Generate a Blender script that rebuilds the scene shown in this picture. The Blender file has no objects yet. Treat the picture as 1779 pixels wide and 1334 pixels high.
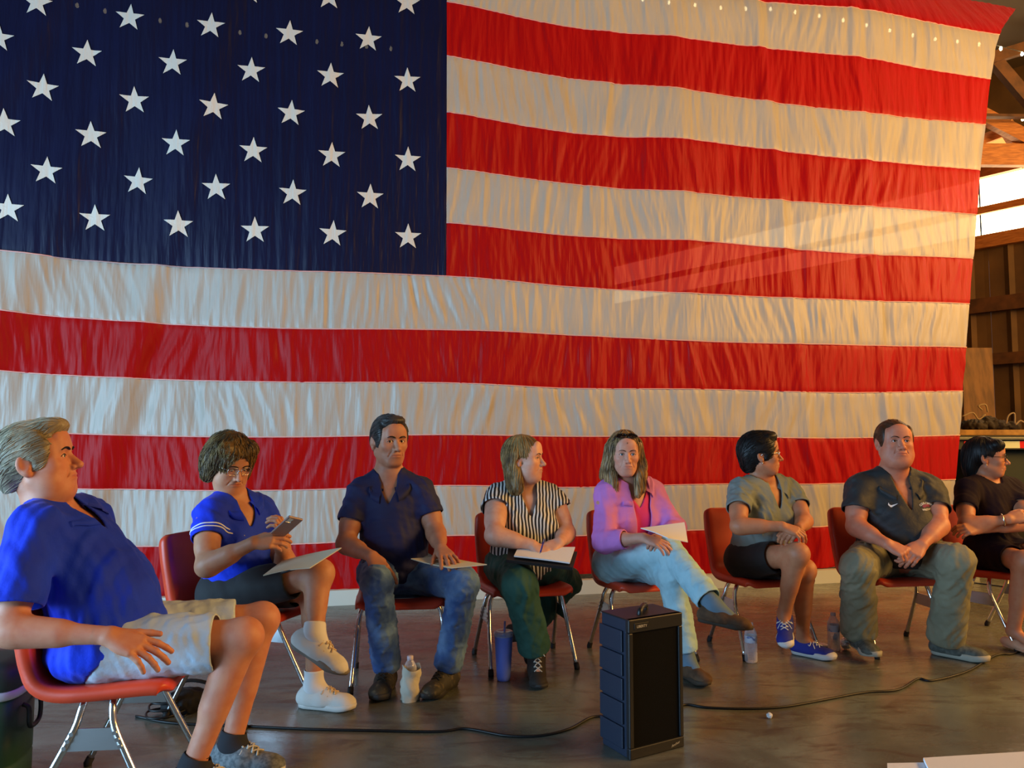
import bpy, bmesh, math, random
import numpy as np
from mathutils import Vector, Matrix
from mathutils.bvhtree import BVHTree

# ------------------------------------------------------------------ camera, light, exposure
SC = bpy.context.scene
COL = SC.collection
F_PX, CX, CY = 1300.0, 889.5, 667.0
SCL = 1.042                      # depths below were first paced out for a 1.20 m eye height
CAM_H = 1.2 * SCL
PITCH = math.atan(88.0 / F_PX)

cam = bpy.data.cameras.new('camera')
cam.sensor_fit = 'HORIZONTAL'; cam.sensor_width = 36.0
cam.lens = 36.0 * F_PX / 1779.0
cam.clip_start = 0.05; cam.clip_end = 200
cam_o = bpy.data.objects.new('camera', cam); COL.objects.link(cam_o)
cam_o.location = (0, 0, CAM_H); cam_o.rotation_euler = (math.radians(90) + PITCH, 0, 0)
SC.camera = cam_o

SC.view_settings.view_transform = 'Standard'
SC.view_settings.look = 'None'
SC.view_settings.exposure = -0.12
SC.view_settings.gamma = 1.0
SC.view_settings.use_curve_mapping = False

world = bpy.data.worlds.new('world'); SC.world = world; world.use_nodes = True
wb = world.node_tree.nodes['Background']
wb.inputs['Color'].default_value = (0.84, 0.92, 1.0, 1); wb.inputs['Strength'].default_value = 0.13

def area_light(name, loc, target, size, size_y, power, color):
    l = bpy.data.lights.new(name, 'AREA'); l.shape = 'RECTANGLE'; l.size = size; l.size_y = size_y
    l.energy = power; l.color = color
    o = bpy.data.objects.new(name, l); COL.objects.link(o); o.location = loc
    o.rotation_euler = (Vector(target) - Vector(loc)).to_track_quat('-Z', 'Y').to_euler()
    return o
# daylight through the open barn door on the left, behind the photographer
area_light('daylight_barn_door', (-5.5, 0.0, 1.4), (-1.2, 3.4, 0.9), 4.6, 2.4, 680, (0.40, 0.69, 1.0))
# warm sun glow through the translucent roof edge panels on the right, behind the photographer
area_light('daylight_side_panels', (7.9, 2.6, 4.0), (0.7, 5.6, 2.4), 6.0, 1.5, 800, (1.0, 0.51, 0.125))

def at(px, py, Y):
    v = (CY - py) / F_PX; u = (px - CX) / F_PX
    c, s = math.cos(PITCH), math.sin(PITCH)
    dy = c - s * v; dz = s + c * v
    Y = Y * SCL; t = Y / dy
    return np.array([u * t, Y, CAM_H + dz * t])
def ray(px, py):
    p = at(px, py, 1.0) - np.array([0, 0, CAM_H]); return p / np.linalg.norm(p)
def floor_at(px, py):
    d = ray(px, py); t = -CAM_H / d[2]
    return np.array([d[0] * t, d[1] * t, 0.0])
def reach(prev, px, py, L, near=True):
    """point on the view ray of a pixel that lies at limb length L from prev"""
    d = ray(px, py); o = np.array([0, 0, CAM_H]); m = o - prev
    b = d @ m; c = m @ m - L * L; D = b * b - c
    if D < 0: return o + d * (-b)
    t = -b - math.sqrt(D) if near else -b + math.sqrt(D)
    return o + d * t

# ------------------------------------------------------------------ object helpers
def obj(name, me, mats=None, parent=None):
    o = bpy.data.objects.new(name, me); COL.objects.link(o)
    if mats is not None:
        for m in (mats if isinstance(mats, (list, tuple)) else [mats]): me.materials.append(m)
    if parent is not None: o.parent = parent
    return o
def tag(o, label=None, cat=None, group=None, kind=None):
    if label: o['label'] = label
    if cat: o['category'] = cat
    if group: o['group'] = group
    if kind: o['kind'] = kind
    return o
def empty(name, label=None, cat=None, group=None, loc=(0, 0, 0)):
    o = bpy.data.objects.new(name, None); COL.objects.link(o); o.empty_display_size = 0.1
    o.location = loc
    return tag(o, label, cat, group)
def root_at(name, loc, label, cat, group=None):
    """an Empty at the thing's base; children keep world coordinates through the inverse"""
    return empty(name, label, cat, group, loc)
def adopt(o, root):
    o.parent = root; o.matrix_parent_inverse = Matrix.Translation(-root.location)
    return o
def sub(o, part, root=None):
    o.parent = part
    return o
def mesh_np(name, V, Fq, smooth=True):
    V = np.asarray(V, dtype=np.float32); Fq = np.asarray(Fq, dtype=np.int32)
    me = bpy.data.meshes.new(name)
    n = Fq.shape[1]
    me.vertices.add(len(V)); me.vertices.foreach_set('co', V.ravel())
    me.loops.add(Fq.size); me.loops.foreach_set('vertex_index', Fq.ravel())
    me.polygons.add(len(Fq)); me.polygons.foreach_set('loop_start', np.arange(0, Fq.size, n, dtype=np.int32))
    me.polygons.foreach_set('use_smooth', np.full(len(Fq), smooth, dtype=bool))
    me.update(calc_edges=True)
    return me
def mesh_bm(name, bm, smooth=False):
    me = bpy.data.meshes.new(name); bm.normal_update(); bm.to_mesh(me); bm.free()
    if smooth:
        me.polygons.foreach_set('use_smooth', np.full(len(me.polygons), True, dtype=bool))
    return me
def box_bm(bm, lo, hi, M=None, bevel=0):
    lo = Vector(lo); hi = Vector(hi)
    r = bmesh.ops.create_cube(bm, size=1.0)
    vs = r['verts']
    for v in vs:
        v.co = Vector([(lo[i] + hi[i]) / 2 + v.co[i] * (hi[i] - lo[i]) for i in range(3)])
    if bevel:
        es = list({e for v in vs for e in v.link_edges})
        g = bmesh.ops.bevel(bm, geom=es, offset=bevel, segments=2, affect='EDGES', profile=0.5)
        vs = list({v for f in g['faces'] for v in f.verts} | {v for v in vs if v.is_valid})
    if M is not None:
        for v in vs: v.co = M @ v.co
    return vs
def tube_np(pts, rad, seg=8, closed=False, caps=True):
    """swept tube along a polyline; rad is a number or a list"""
    P = np.asarray(pts, float); n = len(P)
    R = np.full(n, rad, float) if np.isscalar(rad) else np.asarray(rad, float)
    T = np.zeros_like(P)
    if closed: T = np.roll(P, -1, 0) - np.roll(P, 1, 0)
    else:
        T[1:-1] = P[2:] - P[:-2]; T[0] = P[1] - P[0]; T[-1] = P[-1] - P[-2]
    T /= np.linalg.norm(T, axis=1)[:, None] + 1e-12
    up = np.array([0, 0, 1.0]) if abs(T[0][2]) < 0.9 else np.array([1.0, 0, 0])
    N = np.zeros_like(P); N[0] = np.cross(T[0], up); N[0] /= np.linalg.norm(N[0])
    for i in range(1, n):
        v = N[i - 1] - T[i] * (N[i - 1] @ T[i]); N[i] = v / (np.linalg.norm(v) + 1e-12)
    B = np.cross(T, N)
    a = np.linspace(0, 2 * math.pi, seg, endpoint=False)
    V = (P[:, None, :] + R[:, None, None] * (np.cos(a)[None, :, None] * N[:, None, :] + np.sin(a)[None, :, None] * B[:, None, :])).reshape(-1, 3)
    Fq = []
    m = n if closed else n - 1
    for i in range(m):
        for j in range(seg):
            a0 = i * seg + j; a1 = i * seg + (j + 1) % seg; k = ((i + 1) % n) * seg
            Fq.append((a0, a1, k + (j + 1) % seg, k + j))
    V = list(map(tuple, V))
    if not closed and caps:
        for base, flip in ((0, True), ((n - 1) * seg, False)):
            c = len(V); V.append(tuple(P[0] if base == 0 else P[-1]))
            for j in range(seg):
                x, y = base + j, base + (j + 1) % seg
                Fq.append((c, y, x, x) if flip else (c, x, y, y))
    return V, Fq
def polys_mesh(name, parts, smooth=True):
    """parts: list of (V, F) with F of mixed n-gons (degenerate repeats removed)"""
    V = []; Fs = []
    for v, f in parts:
        b = len(V); V += [tuple(x) for x in v]
        for q in f:
            q2 = []
            for i in q:
                if not q2 or i + b != q2[-1]: q2.append(i + b)
            if len(q2) > 2 and q2[0] == q2[-1]: q2.pop()
            if len(q2) > 2: Fs.append(q2)
    me = bpy.data.meshes.new(name); me.from_pydata(V, [], Fs); me.update()
    me.polygons.foreach_set('use_smooth', np.full(len(me.polygons), smooth, dtype=bool))
    return me
def tube(name, pts, rad, m, parent=None, seg=8, closed=False):
    return obj(name, polys_mesh(name, [tube_np(pts, rad, seg, closed)]), m, parent)
def spline(pts, n=8):
    """Catmull-Rom through the points"""
    P = [np.asarray(p, float) for p in pts]; P = [2 * P[0] - P[1]] + P + [2 * P[-1] - P[-2]]
    out = []
    for i in range(1, len(P) - 2):
        a, b, c, d = P[i - 1:i + 3]
        for t in np.linspace(0, 1, n, endpoint=False):
            out.append(0.5 * (2 * b + (c - a) * t + (2 * a - 5 * b + 4 * c - d) * t * t + (3 * b - a - 3 * c + d) * t ** 3))
    out.append(P[-2]); return np.array(out)
def lathe(profile, seg=24, center=(0, 0, 0)):
    """profile of (r, z)"""
    V = []; Fq = []
    for r, z in profile:
        for j in range(seg):
            a = 2 * math.pi * j / seg
            V.append((center[0] + r * math.cos(a), center[1] + r * math.sin(a), center[2] + z))
    for i in range(len(profile) - 1):
        for j in range(seg):
            k = (j + 1) % seg
            Fq.append((i * seg + j, i * seg + k, (i + 1) * seg + k, (i + 1) * seg + j))
    Fq.append(tuple(reversed(range(seg)))); b = (len(profile) - 1) * seg; Fq.append(tuple(range(b, b + seg)))
    return V, Fq
def grid_faces(nu, nv, closed_u=False):
    i = np.arange(nu if closed_u else nu - 1)[:, None]; j = np.arange(nv - 1)[None, :]
    i2 = (i + 1) % nu
    return np.stack([i * nv + j, i2 * nv + j, i2 * nv + j + 1, i * nv + j + 1], -1).reshape(-1, 4)

# ------------------------------------------------------------------ materials
def mat(name, color, rough=0.6, metal=0.0, spec=0.5, noise=None, bump=None, sheen=0.0, sss=0.0, alpha=None, trans=0.0, emit=None, coat=0.0, attr=None):
    m = bpy.data.materials.new(name); m.use_nodes = True
    nt = m.node_tree; b = nt.nodes['Principled BSDF']
    b.inputs['Base Color'].default_value = (*color, 1); b.inputs['Roughness'].default_value = rough
    b.inputs['Metallic'].default_value = metal; b.inputs['Specular IOR Level'].default_value = spec
    if sheen: b.inputs['Sheen Weight'].default_value = sheen
    if sss:
        b.inputs['Subsurface Weight'].default_value = sss; b.inputs['Subsurface Radius'].default_value = (0.8, 0.3, 0.15)
        b.inputs['Subsurface Scale'].default_value = 0.012
    if trans: b.inputs['Transmission Weight'].default_value = trans
    if coat: b.inputs['Coat Weight'].default_value = coat
    if alpha is not None: b.inputs['Alpha'].default_value = alpha
    if emit: b.inputs['Emission Color'].default_value = (*emit[0], 1); b.inputs['Emission Strength'].default_value = emit[1]
    tc = nt.nodes.new('ShaderNodeTexCoord')
    src = None
    if attr:
        a = nt.nodes.new('ShaderNodeAttribute'); a.attribute_name = attr
        mx = nt.nodes.new('ShaderNodeMix'); mx.data_type = 'RGBA'; mx.blend_type = 'MULTIPLY'; mx.inputs[0].default_value = 1
        mx.inputs[6].default_value = (*color, 1); nt.links.new(a.outputs['Color'], mx.inputs[7])
        src = mx.outputs[2]
    if noise:
        scale, c2, lo, hi = noise[:4]
        n = nt.nodes.new('ShaderNodeTexNoise'); n.inputs['Scale'].default_value = scale; n.inputs['Detail'].default_value = 5
        if len(noise) > 4:
            mp = nt.nodes.new('ShaderNodeMapping'); mp.inputs['Scale'].default_value = noise[4]
            nt.links.new(tc.outputs['Object'], mp.inputs['Vector']); nt.links.new(mp.outputs[0], n.inputs['Vector'])
        else: nt.links.new(tc.outputs['Object'], n.inputs['Vector'])
        r = nt.nodes.new('ShaderNodeMapRange'); r.inputs[1].default_value = lo; r.inputs[2].default_value = hi
        nt.links.new(n.outputs['Fac'], r.inputs[0])
        mx = nt.nodes.new('ShaderNodeMix'); mx.data_type = 'RGBA'
        mx.inputs[6].default_value = (*color, 1); mx.inputs[7].default_value = (*c2, 1)
        if src is not None:
            m2 = nt.nodes.new('ShaderNodeMix'); m2.data_type = 'RGBA'; m2.blend_type = 'MULTIPLY'; m2.inputs[0].default_value = 1
            k = [c2[i] / max(color[i], 1e-4) for i in range(3)]
            m2.inputs[7].default_value = (*k, 1); nt.links.new(src, m2.inputs[6])
            nt.links.new(src, mx.inputs[6]); nt.links.new(m2.outputs[2], mx.inputs[7])
        nt.links.new(r.outputs[0], mx.inputs[0]); src = mx.outputs[2]
    if src is not None: nt.links.new(src, b.inputs['Base Color'])
    if bump:
        scale, strength, dist = bump[:3]
        n = nt.nodes.new('ShaderNodeTexNoise'); n.inputs['Scale'].default_value = scale; n.inputs['Detail'].default_value = 4
        if len(bump) > 3:
            mp = nt.nodes.new('ShaderNodeMapping'); mp.inputs['Scale'].default_value = bump[3]
            nt.links.new(tc.outputs['Object'], mp.inputs['Vector']); nt.links.new(mp.outputs[0], n.inputs['Vector'])
        else: nt.links.new(tc.outputs['Object'], n.inputs['Vector'])
        bp = nt.nodes.new('ShaderNodeBump'); bp.inputs['Strength'].default_value = strength; bp.inputs['Distance'].default_value = dist
        nt.links.new(n.outputs['Fac'], bp.inputs['Height']); nt.links.new(bp.outputs[0], b.inputs['Normal'])
    return m
def srgb(r, g, b):
    f = lambda c: c / 12.92 if c <= 0.04045 else ((c + 0.055) / 1.055) ** 2.4
    return (f(r / 255), f(g / 255), f(b / 255))
# ------------------------------------------------------------------ the setting: floor, walls, roof
FLAG_Y0, FLAG_K = 5.7 * SCL, 0.21            # the flag hangs in the plane Y = Y0 + K X
def flag_plane(px, py, off=0.0):
    d = ray(px, py); t = (FLAG_Y0 + off) / (d[1] - FLAG_K * d[0])
    return np.array([d[0] * t, d[1] * t, CAM_H + d[2] * t])

def floor_material():
    m = bpy.data.materials.new('polished_concrete'); m.use_nodes = True; nt = m.node_tree; b = nt.nodes['Principled BSDF']
    tc = nt.nodes.new('ShaderNodeTexCoord')
    def noise(scale, detail, rough, dist, sc=None):
        n = nt.nodes.new('ShaderNodeTexNoise'); n.inputs['Scale'].default_value = scale; n.inputs['Detail'].default_value = detail
        n.inputs['Roughness'].default_value = rough; n.inputs['Distortion'].default_value = dist
        if sc:
            mp = nt.nodes.new('ShaderNodeMapping'); mp.inputs['Scale'].default_value = sc
            nt.links.new(tc.outputs['Object'], mp.inputs[0]); nt.links.new(mp.outputs[0], n.inputs['Vector'])
        else: nt.links.new(tc.outputs['Object'], n.inputs['Vector'])
        return n
    n1 = noise(1.3, 6, 0.6, 0.6); n2 = noise(5.0, 8, 0.7, 1.2, (0.5, 1.6, 1)); n3 = noise(60, 3, 0.6, 0)
    r1 = nt.nodes.new('ShaderNodeValToRGB'); e = r1.color_ramp.elements
    e[0].position = 0.30; e[0].color = (*srgb(74, 72, 64), 1); e[1].position = 0.66; e[1].color = (*srgb(126, 134, 122), 1)
    e2 = e.new(0.48); e2.color = (*srgb(100, 102, 92), 1)
    nt.links.new(n1.outputs['Fac'], r1.inputs[0])
    r2 = nt.nodes.new('ShaderNodeMapRange'); r2.inputs[1].default_value = 0.50; r2.inputs[2].default_value = 0.72
    nt.links.new(n2.outputs['Fac'], r2.inputs[0])
    mx = nt.nodes.new('ShaderNodeMix'); mx.data_type = 'RGBA'; mx.inputs[7].default_value = (*srgb(66, 52, 42), 1)
    nt.links.new(r2.outputs[0], mx.inputs[0]); nt.links.new(r1.outputs[0], mx.inputs[6]); nt.links.new(mx.outputs[2], b.inputs['Base Color'])
    r3 = nt.nodes.new('ShaderNodeMapRange'); r3.inputs[1].default_value = 0.3; r3.inputs[2].default_value = 0.7; r3.inputs[3].default_value = 0.16; r3.inputs[4].default_value = 0.36
    nt.links.new(n2.outputs['Fac'], r3.inputs[0]); nt.links.new(r3.outputs[0], b.inputs['Roughness'])
    bp = nt.nodes.new('ShaderNodeBump'); bp.inputs['Strength'].default_value = 0.12; bp.inputs['Distance'].default_value = 0.004
    mm = nt.nodes.new('ShaderNodeMath'); mm.operation = 'ADD'; nt.links.new(n2.outputs['Fac'], mm.inputs[0]); nt.links.new(n3.outputs['Fac'], mm.inputs[1])
    nt.links.new(mm.outputs[0], bp.inputs['Height']); nt.links.new(bp.outputs[0], b.inputs['Normal'])
    b.inputs['Specular IOR Level'].default_value = 0.6
    return m
M_FLOOR = floor_material()
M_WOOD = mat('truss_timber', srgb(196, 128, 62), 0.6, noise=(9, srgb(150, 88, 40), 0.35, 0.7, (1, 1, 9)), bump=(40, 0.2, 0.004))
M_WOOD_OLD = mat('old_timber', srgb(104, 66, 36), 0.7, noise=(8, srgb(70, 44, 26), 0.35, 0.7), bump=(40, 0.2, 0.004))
M_METAL_WALL = mat('tan_steel_siding', srgb(116, 86, 46), 0.5, noise=(3, srgb(88, 64, 34), 0.3, 0.75))
M_ROOF = mat('dark_roof_steel', srgb(70, 58, 44), 0.6)
M_PANEL = mat('sunlit_translucent_panel', (0.9, 0.8, 0.6), 0.5, emit=((1.0, 0.78, 0.46), 12.0))
M_SIDINGGLOW = mat('siding_painted_glow', (0.9, 0.7, 0.4), 0.5, emit=((1.0, 0.56, 0.14), 0.9))  # upper wall siding; its yellow sun glow is put in as emission
M_CHROME = mat('chrome', (0.75, 0.75, 0.76), 0.16, metal=1.0)
M_WHITE_BOARD = mat('pale_painted_board', srgb(200, 205, 192), 0.5)

def quad(name, pts, m, **kw):
    me = bpy.data.meshes.new(name); me.from_pydata([tuple(p) for p in pts], [], [tuple(range(len(pts)))]); me.update()
    return obj(name, me, m)
bm = bmesh.new(); box_bm(bm, (-7.0, -4.0, -0.1), (14.0, 22.0, 0.0))
tag(obj('floor', mesh_bm('floor', bm), M_FLOOR), kind='structure', label='polished grey brown concrete floor with dark stains')

# right hand wall: runs along (-0.8, 1), set behind the flag's free edge
W_DIR = np.array([-0.8, 1.0]); W_DIR /= np.linalg.norm(W_DIR)
W_ORG = np.array([(1779 - CX) / F_PX * 9.0, 9.0]) * SCL          # the point seen at the right frame edge
W_NRM = np.array([-W_DIR[1], W_DIR[0]]) * -1
if W_NRM @ (-W_ORG) < 0: W_NRM = -W_NRM                     # towards the room
def wallp(s, h, out=0.0):
    p = W_ORG + W_DIR * s + W_NRM * out
    return np.array([p[0], p[1], h])
def wall_box(name, s0, s1, h0, h1, o0, o1, m, parent=None):
    V = [wallp(s, h, o) for s in (s0, s1) for h in (h0, h1) for o in (o0, o1)]
    Fq = [(0, 1, 3, 2), (4, 6, 7, 5), (0, 4, 5, 1), (2, 3, 7, 6), (0, 2, 6, 4), (1, 5, 7, 3)]
    o = obj(name, polys_mesh(name, [(V, Fq)], False), m, parent)
    return o
S0, S1 = -5.2, 13.5
P_LO, P_MID0, P_MID1, P_HI = [q * SCL for q in (3.66, 3.98, 4.04, 4.44)]
S_END = 7.0                      # the panels stop here, behind the flag
wall_root = empty('wall_right'); wall_root['kind'] = 'structure'; wall_root['label'] = 'tan ribbed steel wall with timber girts and bright panels'
# ribbed siding sheets below the panels, each a piece of its own
rib = []
sheet_w = 0.92
k = 0; s = S0
while s < S1:
    e = min(s + sheet_w, S1); V = []; Fq = []
    n = 16
    for i in range(n + 1):
        ss = s + (e - s) * i / n
        o = 0.025 if (i % 4) == 0 and 0 < i < n else 0.0
        o += 0.004 if i in (0,) else 0
        V += [wallp(ss, 0.0, o), wallp(ss, P_LO, o)]
    for i in range(n): Fq.append((2 * i, 2 * i + 2, 2 * i + 3, 2 * i + 1))
    so = obj('siding_sheet', polys_mesh('siding_sheet', [(V, Fq)], False), M_METAL_WALL, wall_root)
    s = e
s = S0
while s < S_END:
    e = min(s + 1.4, S_END)
    wall_box('translucent_panel', s + 0.015, e - 0.015, P_LO + 0.02, P_MID0, -0.03, 0.0, M_PANEL, wall_root)
    wall_box('translucent_panel', s + 0.015, e - 0.015, P_MID1, P_HI - 0.02, -0.03, 0.0, M_PANEL, wall_root)
    s = e
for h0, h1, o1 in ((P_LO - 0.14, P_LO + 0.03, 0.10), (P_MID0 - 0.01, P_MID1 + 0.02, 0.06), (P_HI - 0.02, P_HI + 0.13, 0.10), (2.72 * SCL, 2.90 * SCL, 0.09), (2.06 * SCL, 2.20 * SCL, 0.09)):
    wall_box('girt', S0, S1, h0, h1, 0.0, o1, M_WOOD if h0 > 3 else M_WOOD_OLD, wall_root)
s = S0
wall_box('siding_glow_strip', S0, S_END, P_HI + 0.13, 5.10, -0.03, 0.0, M_SIDINGGLOW, wall_root)  # siding strip above the top girt, made to glow by itself
wall_box('siding_top', S0, S_END, 5.10, 5.95, -0.03, 0.0, M_METAL_WALL, wall_root)
wall_box('siding_top', S_END, S1, P_LO, 5.95, -0.03, 0.0, M_METAL_WALL, wall_root)
# back wall far behind the flag
bw = wallp(S1, 0)
BY = float(bw[1])
bm = bmesh.new(); box_bm(bm, (-8.5, BY, 0), (float(bw[0]) + 0.1, BY + 0.1, 5.95))
tag(obj('wall_back', mesh_bm('wall_back', bm), M_METAL_WALL), kind='structure', label='dim steel wall behind the flag')
# left wall with the open barn door
bm = bmesh.new()
box_bm(bm, (-7.0, 3.2, 0), (-6.85, BY, 5.95)); box_bm(bm, (-7.0, -4.0, 3.7), (-6.85, 3.2, 5.95))
tag(obj('wall_left', mesh_bm('wall_left', bm), M_METAL_WALL), kind='structure', label='steel wall with the open barn door')
# roof deck
bm = bmesh.new(); box_bm(bm, (-7.0, -4.0, 5.95), (14.0, BY + 0.1, 6.05))
tag(obj('ceiling', mesh_bm('ceiling', bm), M_ROOF), kind='structure', label='dark steel roof deck over timber trusses')

# ------------------------------------------------------------------ roof trusses seen past the flag's edge
def beam(name, a, b, w, h, m, parent=None):
    a = np.asarray(a, float); b = np.asarray(b, float); d = b - a; L = np.linalg.norm(d); d /= L
    side = np.cross(d, [0, 0, 1.0]); side /= np.linalg.norm(side); up = np.cross(side, d)
    V = [p + side * sw * w / 2 + up * uh * h / 2 for p in (a, b) for sw in (-1, 1) for uh in (-1, 1)]
    Fq = [(0, 1, 3, 2), (4, 6, 7, 5), (0, 4, 5, 1), (2, 3, 7, 6), (0, 2, 6, 4), (1, 5, 7, 3)]
    return obj(name, polys_mesh(name, [(V, Fq)], False), m, parent)
def truss(Y, label, m, pts):
    r = empty('roof_truss', label, 'truss', 'roof trusses')
    for nm, p, q, w, h in pts:
        beam(nm, at(p[0], p[1], Y + (p[2] if len(p) > 2 else 0)), at(q[0], q[1], Y + (q[2] if len(q) > 2 else 0)), w, h, m, r)
    return r
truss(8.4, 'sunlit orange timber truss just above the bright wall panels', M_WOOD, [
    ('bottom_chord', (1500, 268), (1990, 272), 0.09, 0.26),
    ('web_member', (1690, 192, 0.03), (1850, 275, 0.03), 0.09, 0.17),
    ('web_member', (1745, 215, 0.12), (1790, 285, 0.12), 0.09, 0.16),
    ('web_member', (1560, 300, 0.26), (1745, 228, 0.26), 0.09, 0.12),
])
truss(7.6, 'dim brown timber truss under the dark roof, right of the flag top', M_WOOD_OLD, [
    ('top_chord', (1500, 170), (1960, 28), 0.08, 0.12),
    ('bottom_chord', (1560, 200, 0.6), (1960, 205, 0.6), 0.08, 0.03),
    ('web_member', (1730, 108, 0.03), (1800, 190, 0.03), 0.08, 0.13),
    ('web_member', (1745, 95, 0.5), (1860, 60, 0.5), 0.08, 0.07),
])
# ------------------------------------------------------------------ the hanging flag
# stripe edges (rows 0..13) read at flag columns; x is the column's place, R is the free edge
FX = [-140, 0, 250, 500, 775, 1000, 1250, 1480, 1715]
EDGE = {
 0: [-325, -298, -252, -222, -182, -148, -92, -40, 14],
 1: [-220, -193, -150, -122, -86, -56, -8, 20, 58],
 2: [-115, -90, -49, -23, 8, 45, 72, 102, 135],
 3: [-10, 14, 51, 76, 102, 134, 163, 196, 214],
 4: [96, 119, 152, 176, 198, 228, 247, 277, 293],
 5: [200, 224, 253, 276, 294, 318, 338, 357, 371],
 6: [306, 330, 354, 375, 388, 408, 420, 440, 448],
 7: [412, 437, 456, 471, 480, 497, 511, 521, 527],
 8: [518, 541, 558, 571, 573, 581, 593, 599, 603],
 9: [624, 645, 657, 664, 665, 674, 676, 682, 679],
 10: [730, 748, 757, 759, 755, 758, 758, 761, 756],
 11: [832, 846, 852, 851, 843, 847, 841, 840, 833],
 12: [936, 950, 951, 945, 930, 932, 920, 914, 908],
 13: [1040, 1044, 1038, 1027, 1012, 999, 996, 986, 978],
}
RIGHT = [1766, 1740, 1725, 1717, 1709, 1702, 1695, 1688, 1681, 1675, 1670, 1663, 1657, 1650]
LEFT = [-190, -180, -172, -164, -156, -148, -142, -136, -130, -126, -122, -118, -116, -114]
_cols = []
for k in range(14):
    row = []
    xs = list(FX)
    for i, x in enumerate(xs):
        if x < 775: xx = 775 + (x - 775) * (LEFT[k] - 775) / (-140 - 775)
        else: xx = 775 + (x - 775) * (RIGHT[k] - 775) / (1715 - 775)
        back = 0.0
        if k == 0: back = 0.35
        row.append(flag_plane(xx, EDGE[k][i], back))
    _cols.append(row)
_cols = np.array(_cols)                                    # 14 x 9 x 3
def _cr(P, t, axis):
    """Catmull-Rom sample of control rows at float positions"""
    P = np.moveaxis(P, axis, 0); n = len(P)
    P = np.concatenate([2 * P[:1] - P[1:2], P, 2 * P[-1:] - P[-2:-1]])
    i = np.clip(np.floor(t).astype(int), 0, n - 2); f = (t - i)[:, None, None]
    a, b, c, d = P[i], P[i + 1], P[i + 2], P[i + 3]
    out = 0.5 * (2 * b + (c - a) * f + (2 * a - 5 * b + 4 * c - d) * f ** 2 + (3 * b - a - 3 * c + d) * f ** 3)
    return np.moveaxis(out, 0, axis)
FN = np.array([FLAG_K, -1.0, 0]); FN /= np.linalg.norm(FN)   # normal, towards the room
_rng = np.random.RandomState(7)
_fold = [(_rng.uniform(1.2, 7.0), _rng.uniform(-0.9, 0.9), _rng.uniform(0, 6.28), _rng.uniform(0.4, 1.0)) for _ in range(16)]
_ruf = [[(_rng.uniform(16, 70), _rng.uniform(-7, 7), _rng.uniform(0, 6.28)) for _ in range(8)] for _ in range(14)]
_tilt = _rng.uniform(-1.0, 1.0, 14)
def fold(S, H, row, canton=False):
    """cloth relief; S metres along the flag, H height, row = float stripe coordinate"""
    d = np.zeros_like(S)
    for f, sl, ph, a in _fold:
        w = np.sin(f * (S + sl * (3.0 - H) * 0.35 + 0.15 * np.sin(1.3 * H + ph)) + ph)
        d += a * 0.045 / f ** 0.8 * w
    # long hanging creases
    for s0, sl, w, a in ((2.42, -0.10, 0.07, 0.05), (3.25, -0.06, 0.06, 0.035), (0.7, 0.05, 0.12, 0.03), (1.5, -0.05, 0.10, 0.03), (-3.4, 0.35, 0.14, 0.04), (-2.6, 0.22, 0.10, 0.035), (-4.2, 0.45, 0.12, 0.04)):
        x = (S - s0 - sl * (H - 2.5)) / w
        d += a * np.exp(-x * x) - 0.6 * a * np.exp(-(x - 1.6) ** 2)
    # slanting pulls, stripe by stripe, and pucker gathered along the seams
    k = np.clip(row.astype(int), 0, 12); fr = row - k
    if canton: k = np.full_like(k, 2); fr = np.clip(row / 7.0, 0, 1)
    base = np.zeros_like(S)
    for kk in range(13):
        msk = k == kk
        if not msk.any(): continue
        s = S[msk]; h = fr[msk]; v = np.zeros_like(s)
        warp = 0.10 * np.sin(2.3 * s + kk * 1.7) + 0.06 * np.sin(5.1 * s + kk)
        for j, (f, sl, ph) in enumerate(_ruf[kk]):
            amp = (0.20 / f) * (0.55 + 0.45 * np.sin(1.7 * s + ph * 3))
            w = np.sin(f * (s + warp * (h - 0.5) * 0.9 + 0.010 * sl * h) + ph + 0.8 * np.sin(3.0 * s + ph))
            v += amp * (0.55 * w + 0.45 * (1 - 2 * np.abs(w) ** 0.8))
        edge = np.minimum(h, 1 - h)
        env = 0.35 + 0.65 * np.clip(edge / 0.5, 0, 1) ** 0.6
        p = 0.0030 * np.sin(95 * s + 2 * np.sin(7 * s + kk) + 3 * np.sin(2.1 * s)) * np.exp(-edge / 0.16)
        seam = -0.006 * np.exp(-edge / 0.025)
        base[msk] = v * env + p + seam
    return d * (0.42 + (0 if canton else 0.45) * np.clip((-0.3 - S) / 2.0, 0, 1)) + base * (0.45 if canton else 1.0)
NU_PER = 130
def flag_patch(c0, c1, r0, r1, nu, nv, off=0.0, canton=False):
    u = np.linspace(c0, c1, nu); r = np.linspace(r0, r1, nv)
    P = _cr(_cols, r, 0); P = _cr(P, u, 1)                  # nv x nu x 3
    P = P.transpose(1, 0, 2)
    S = P[..., 0]; H = P[..., 2]; R = np.broadcast_to(r[None, :], S.shape).copy()
    R = np.clip(R, r0 + 1e-6, r1 - 1e-6)
    return P + (fold(S, H, R, canton) + off)[..., None] * FN
def flag_points(cu, ru, off):
    out = []
    for c, r in zip(cu, ru):
        P = _cr(_cols, np.array([r]), 0); P = _cr(P, np.array([c]), 1)[0, 0]
        d = fold(np.array([P[0]]), np.array([P[2]]), np.array([r]))[0]
        out.append(P + (d + off) * FN)
    return out
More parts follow.
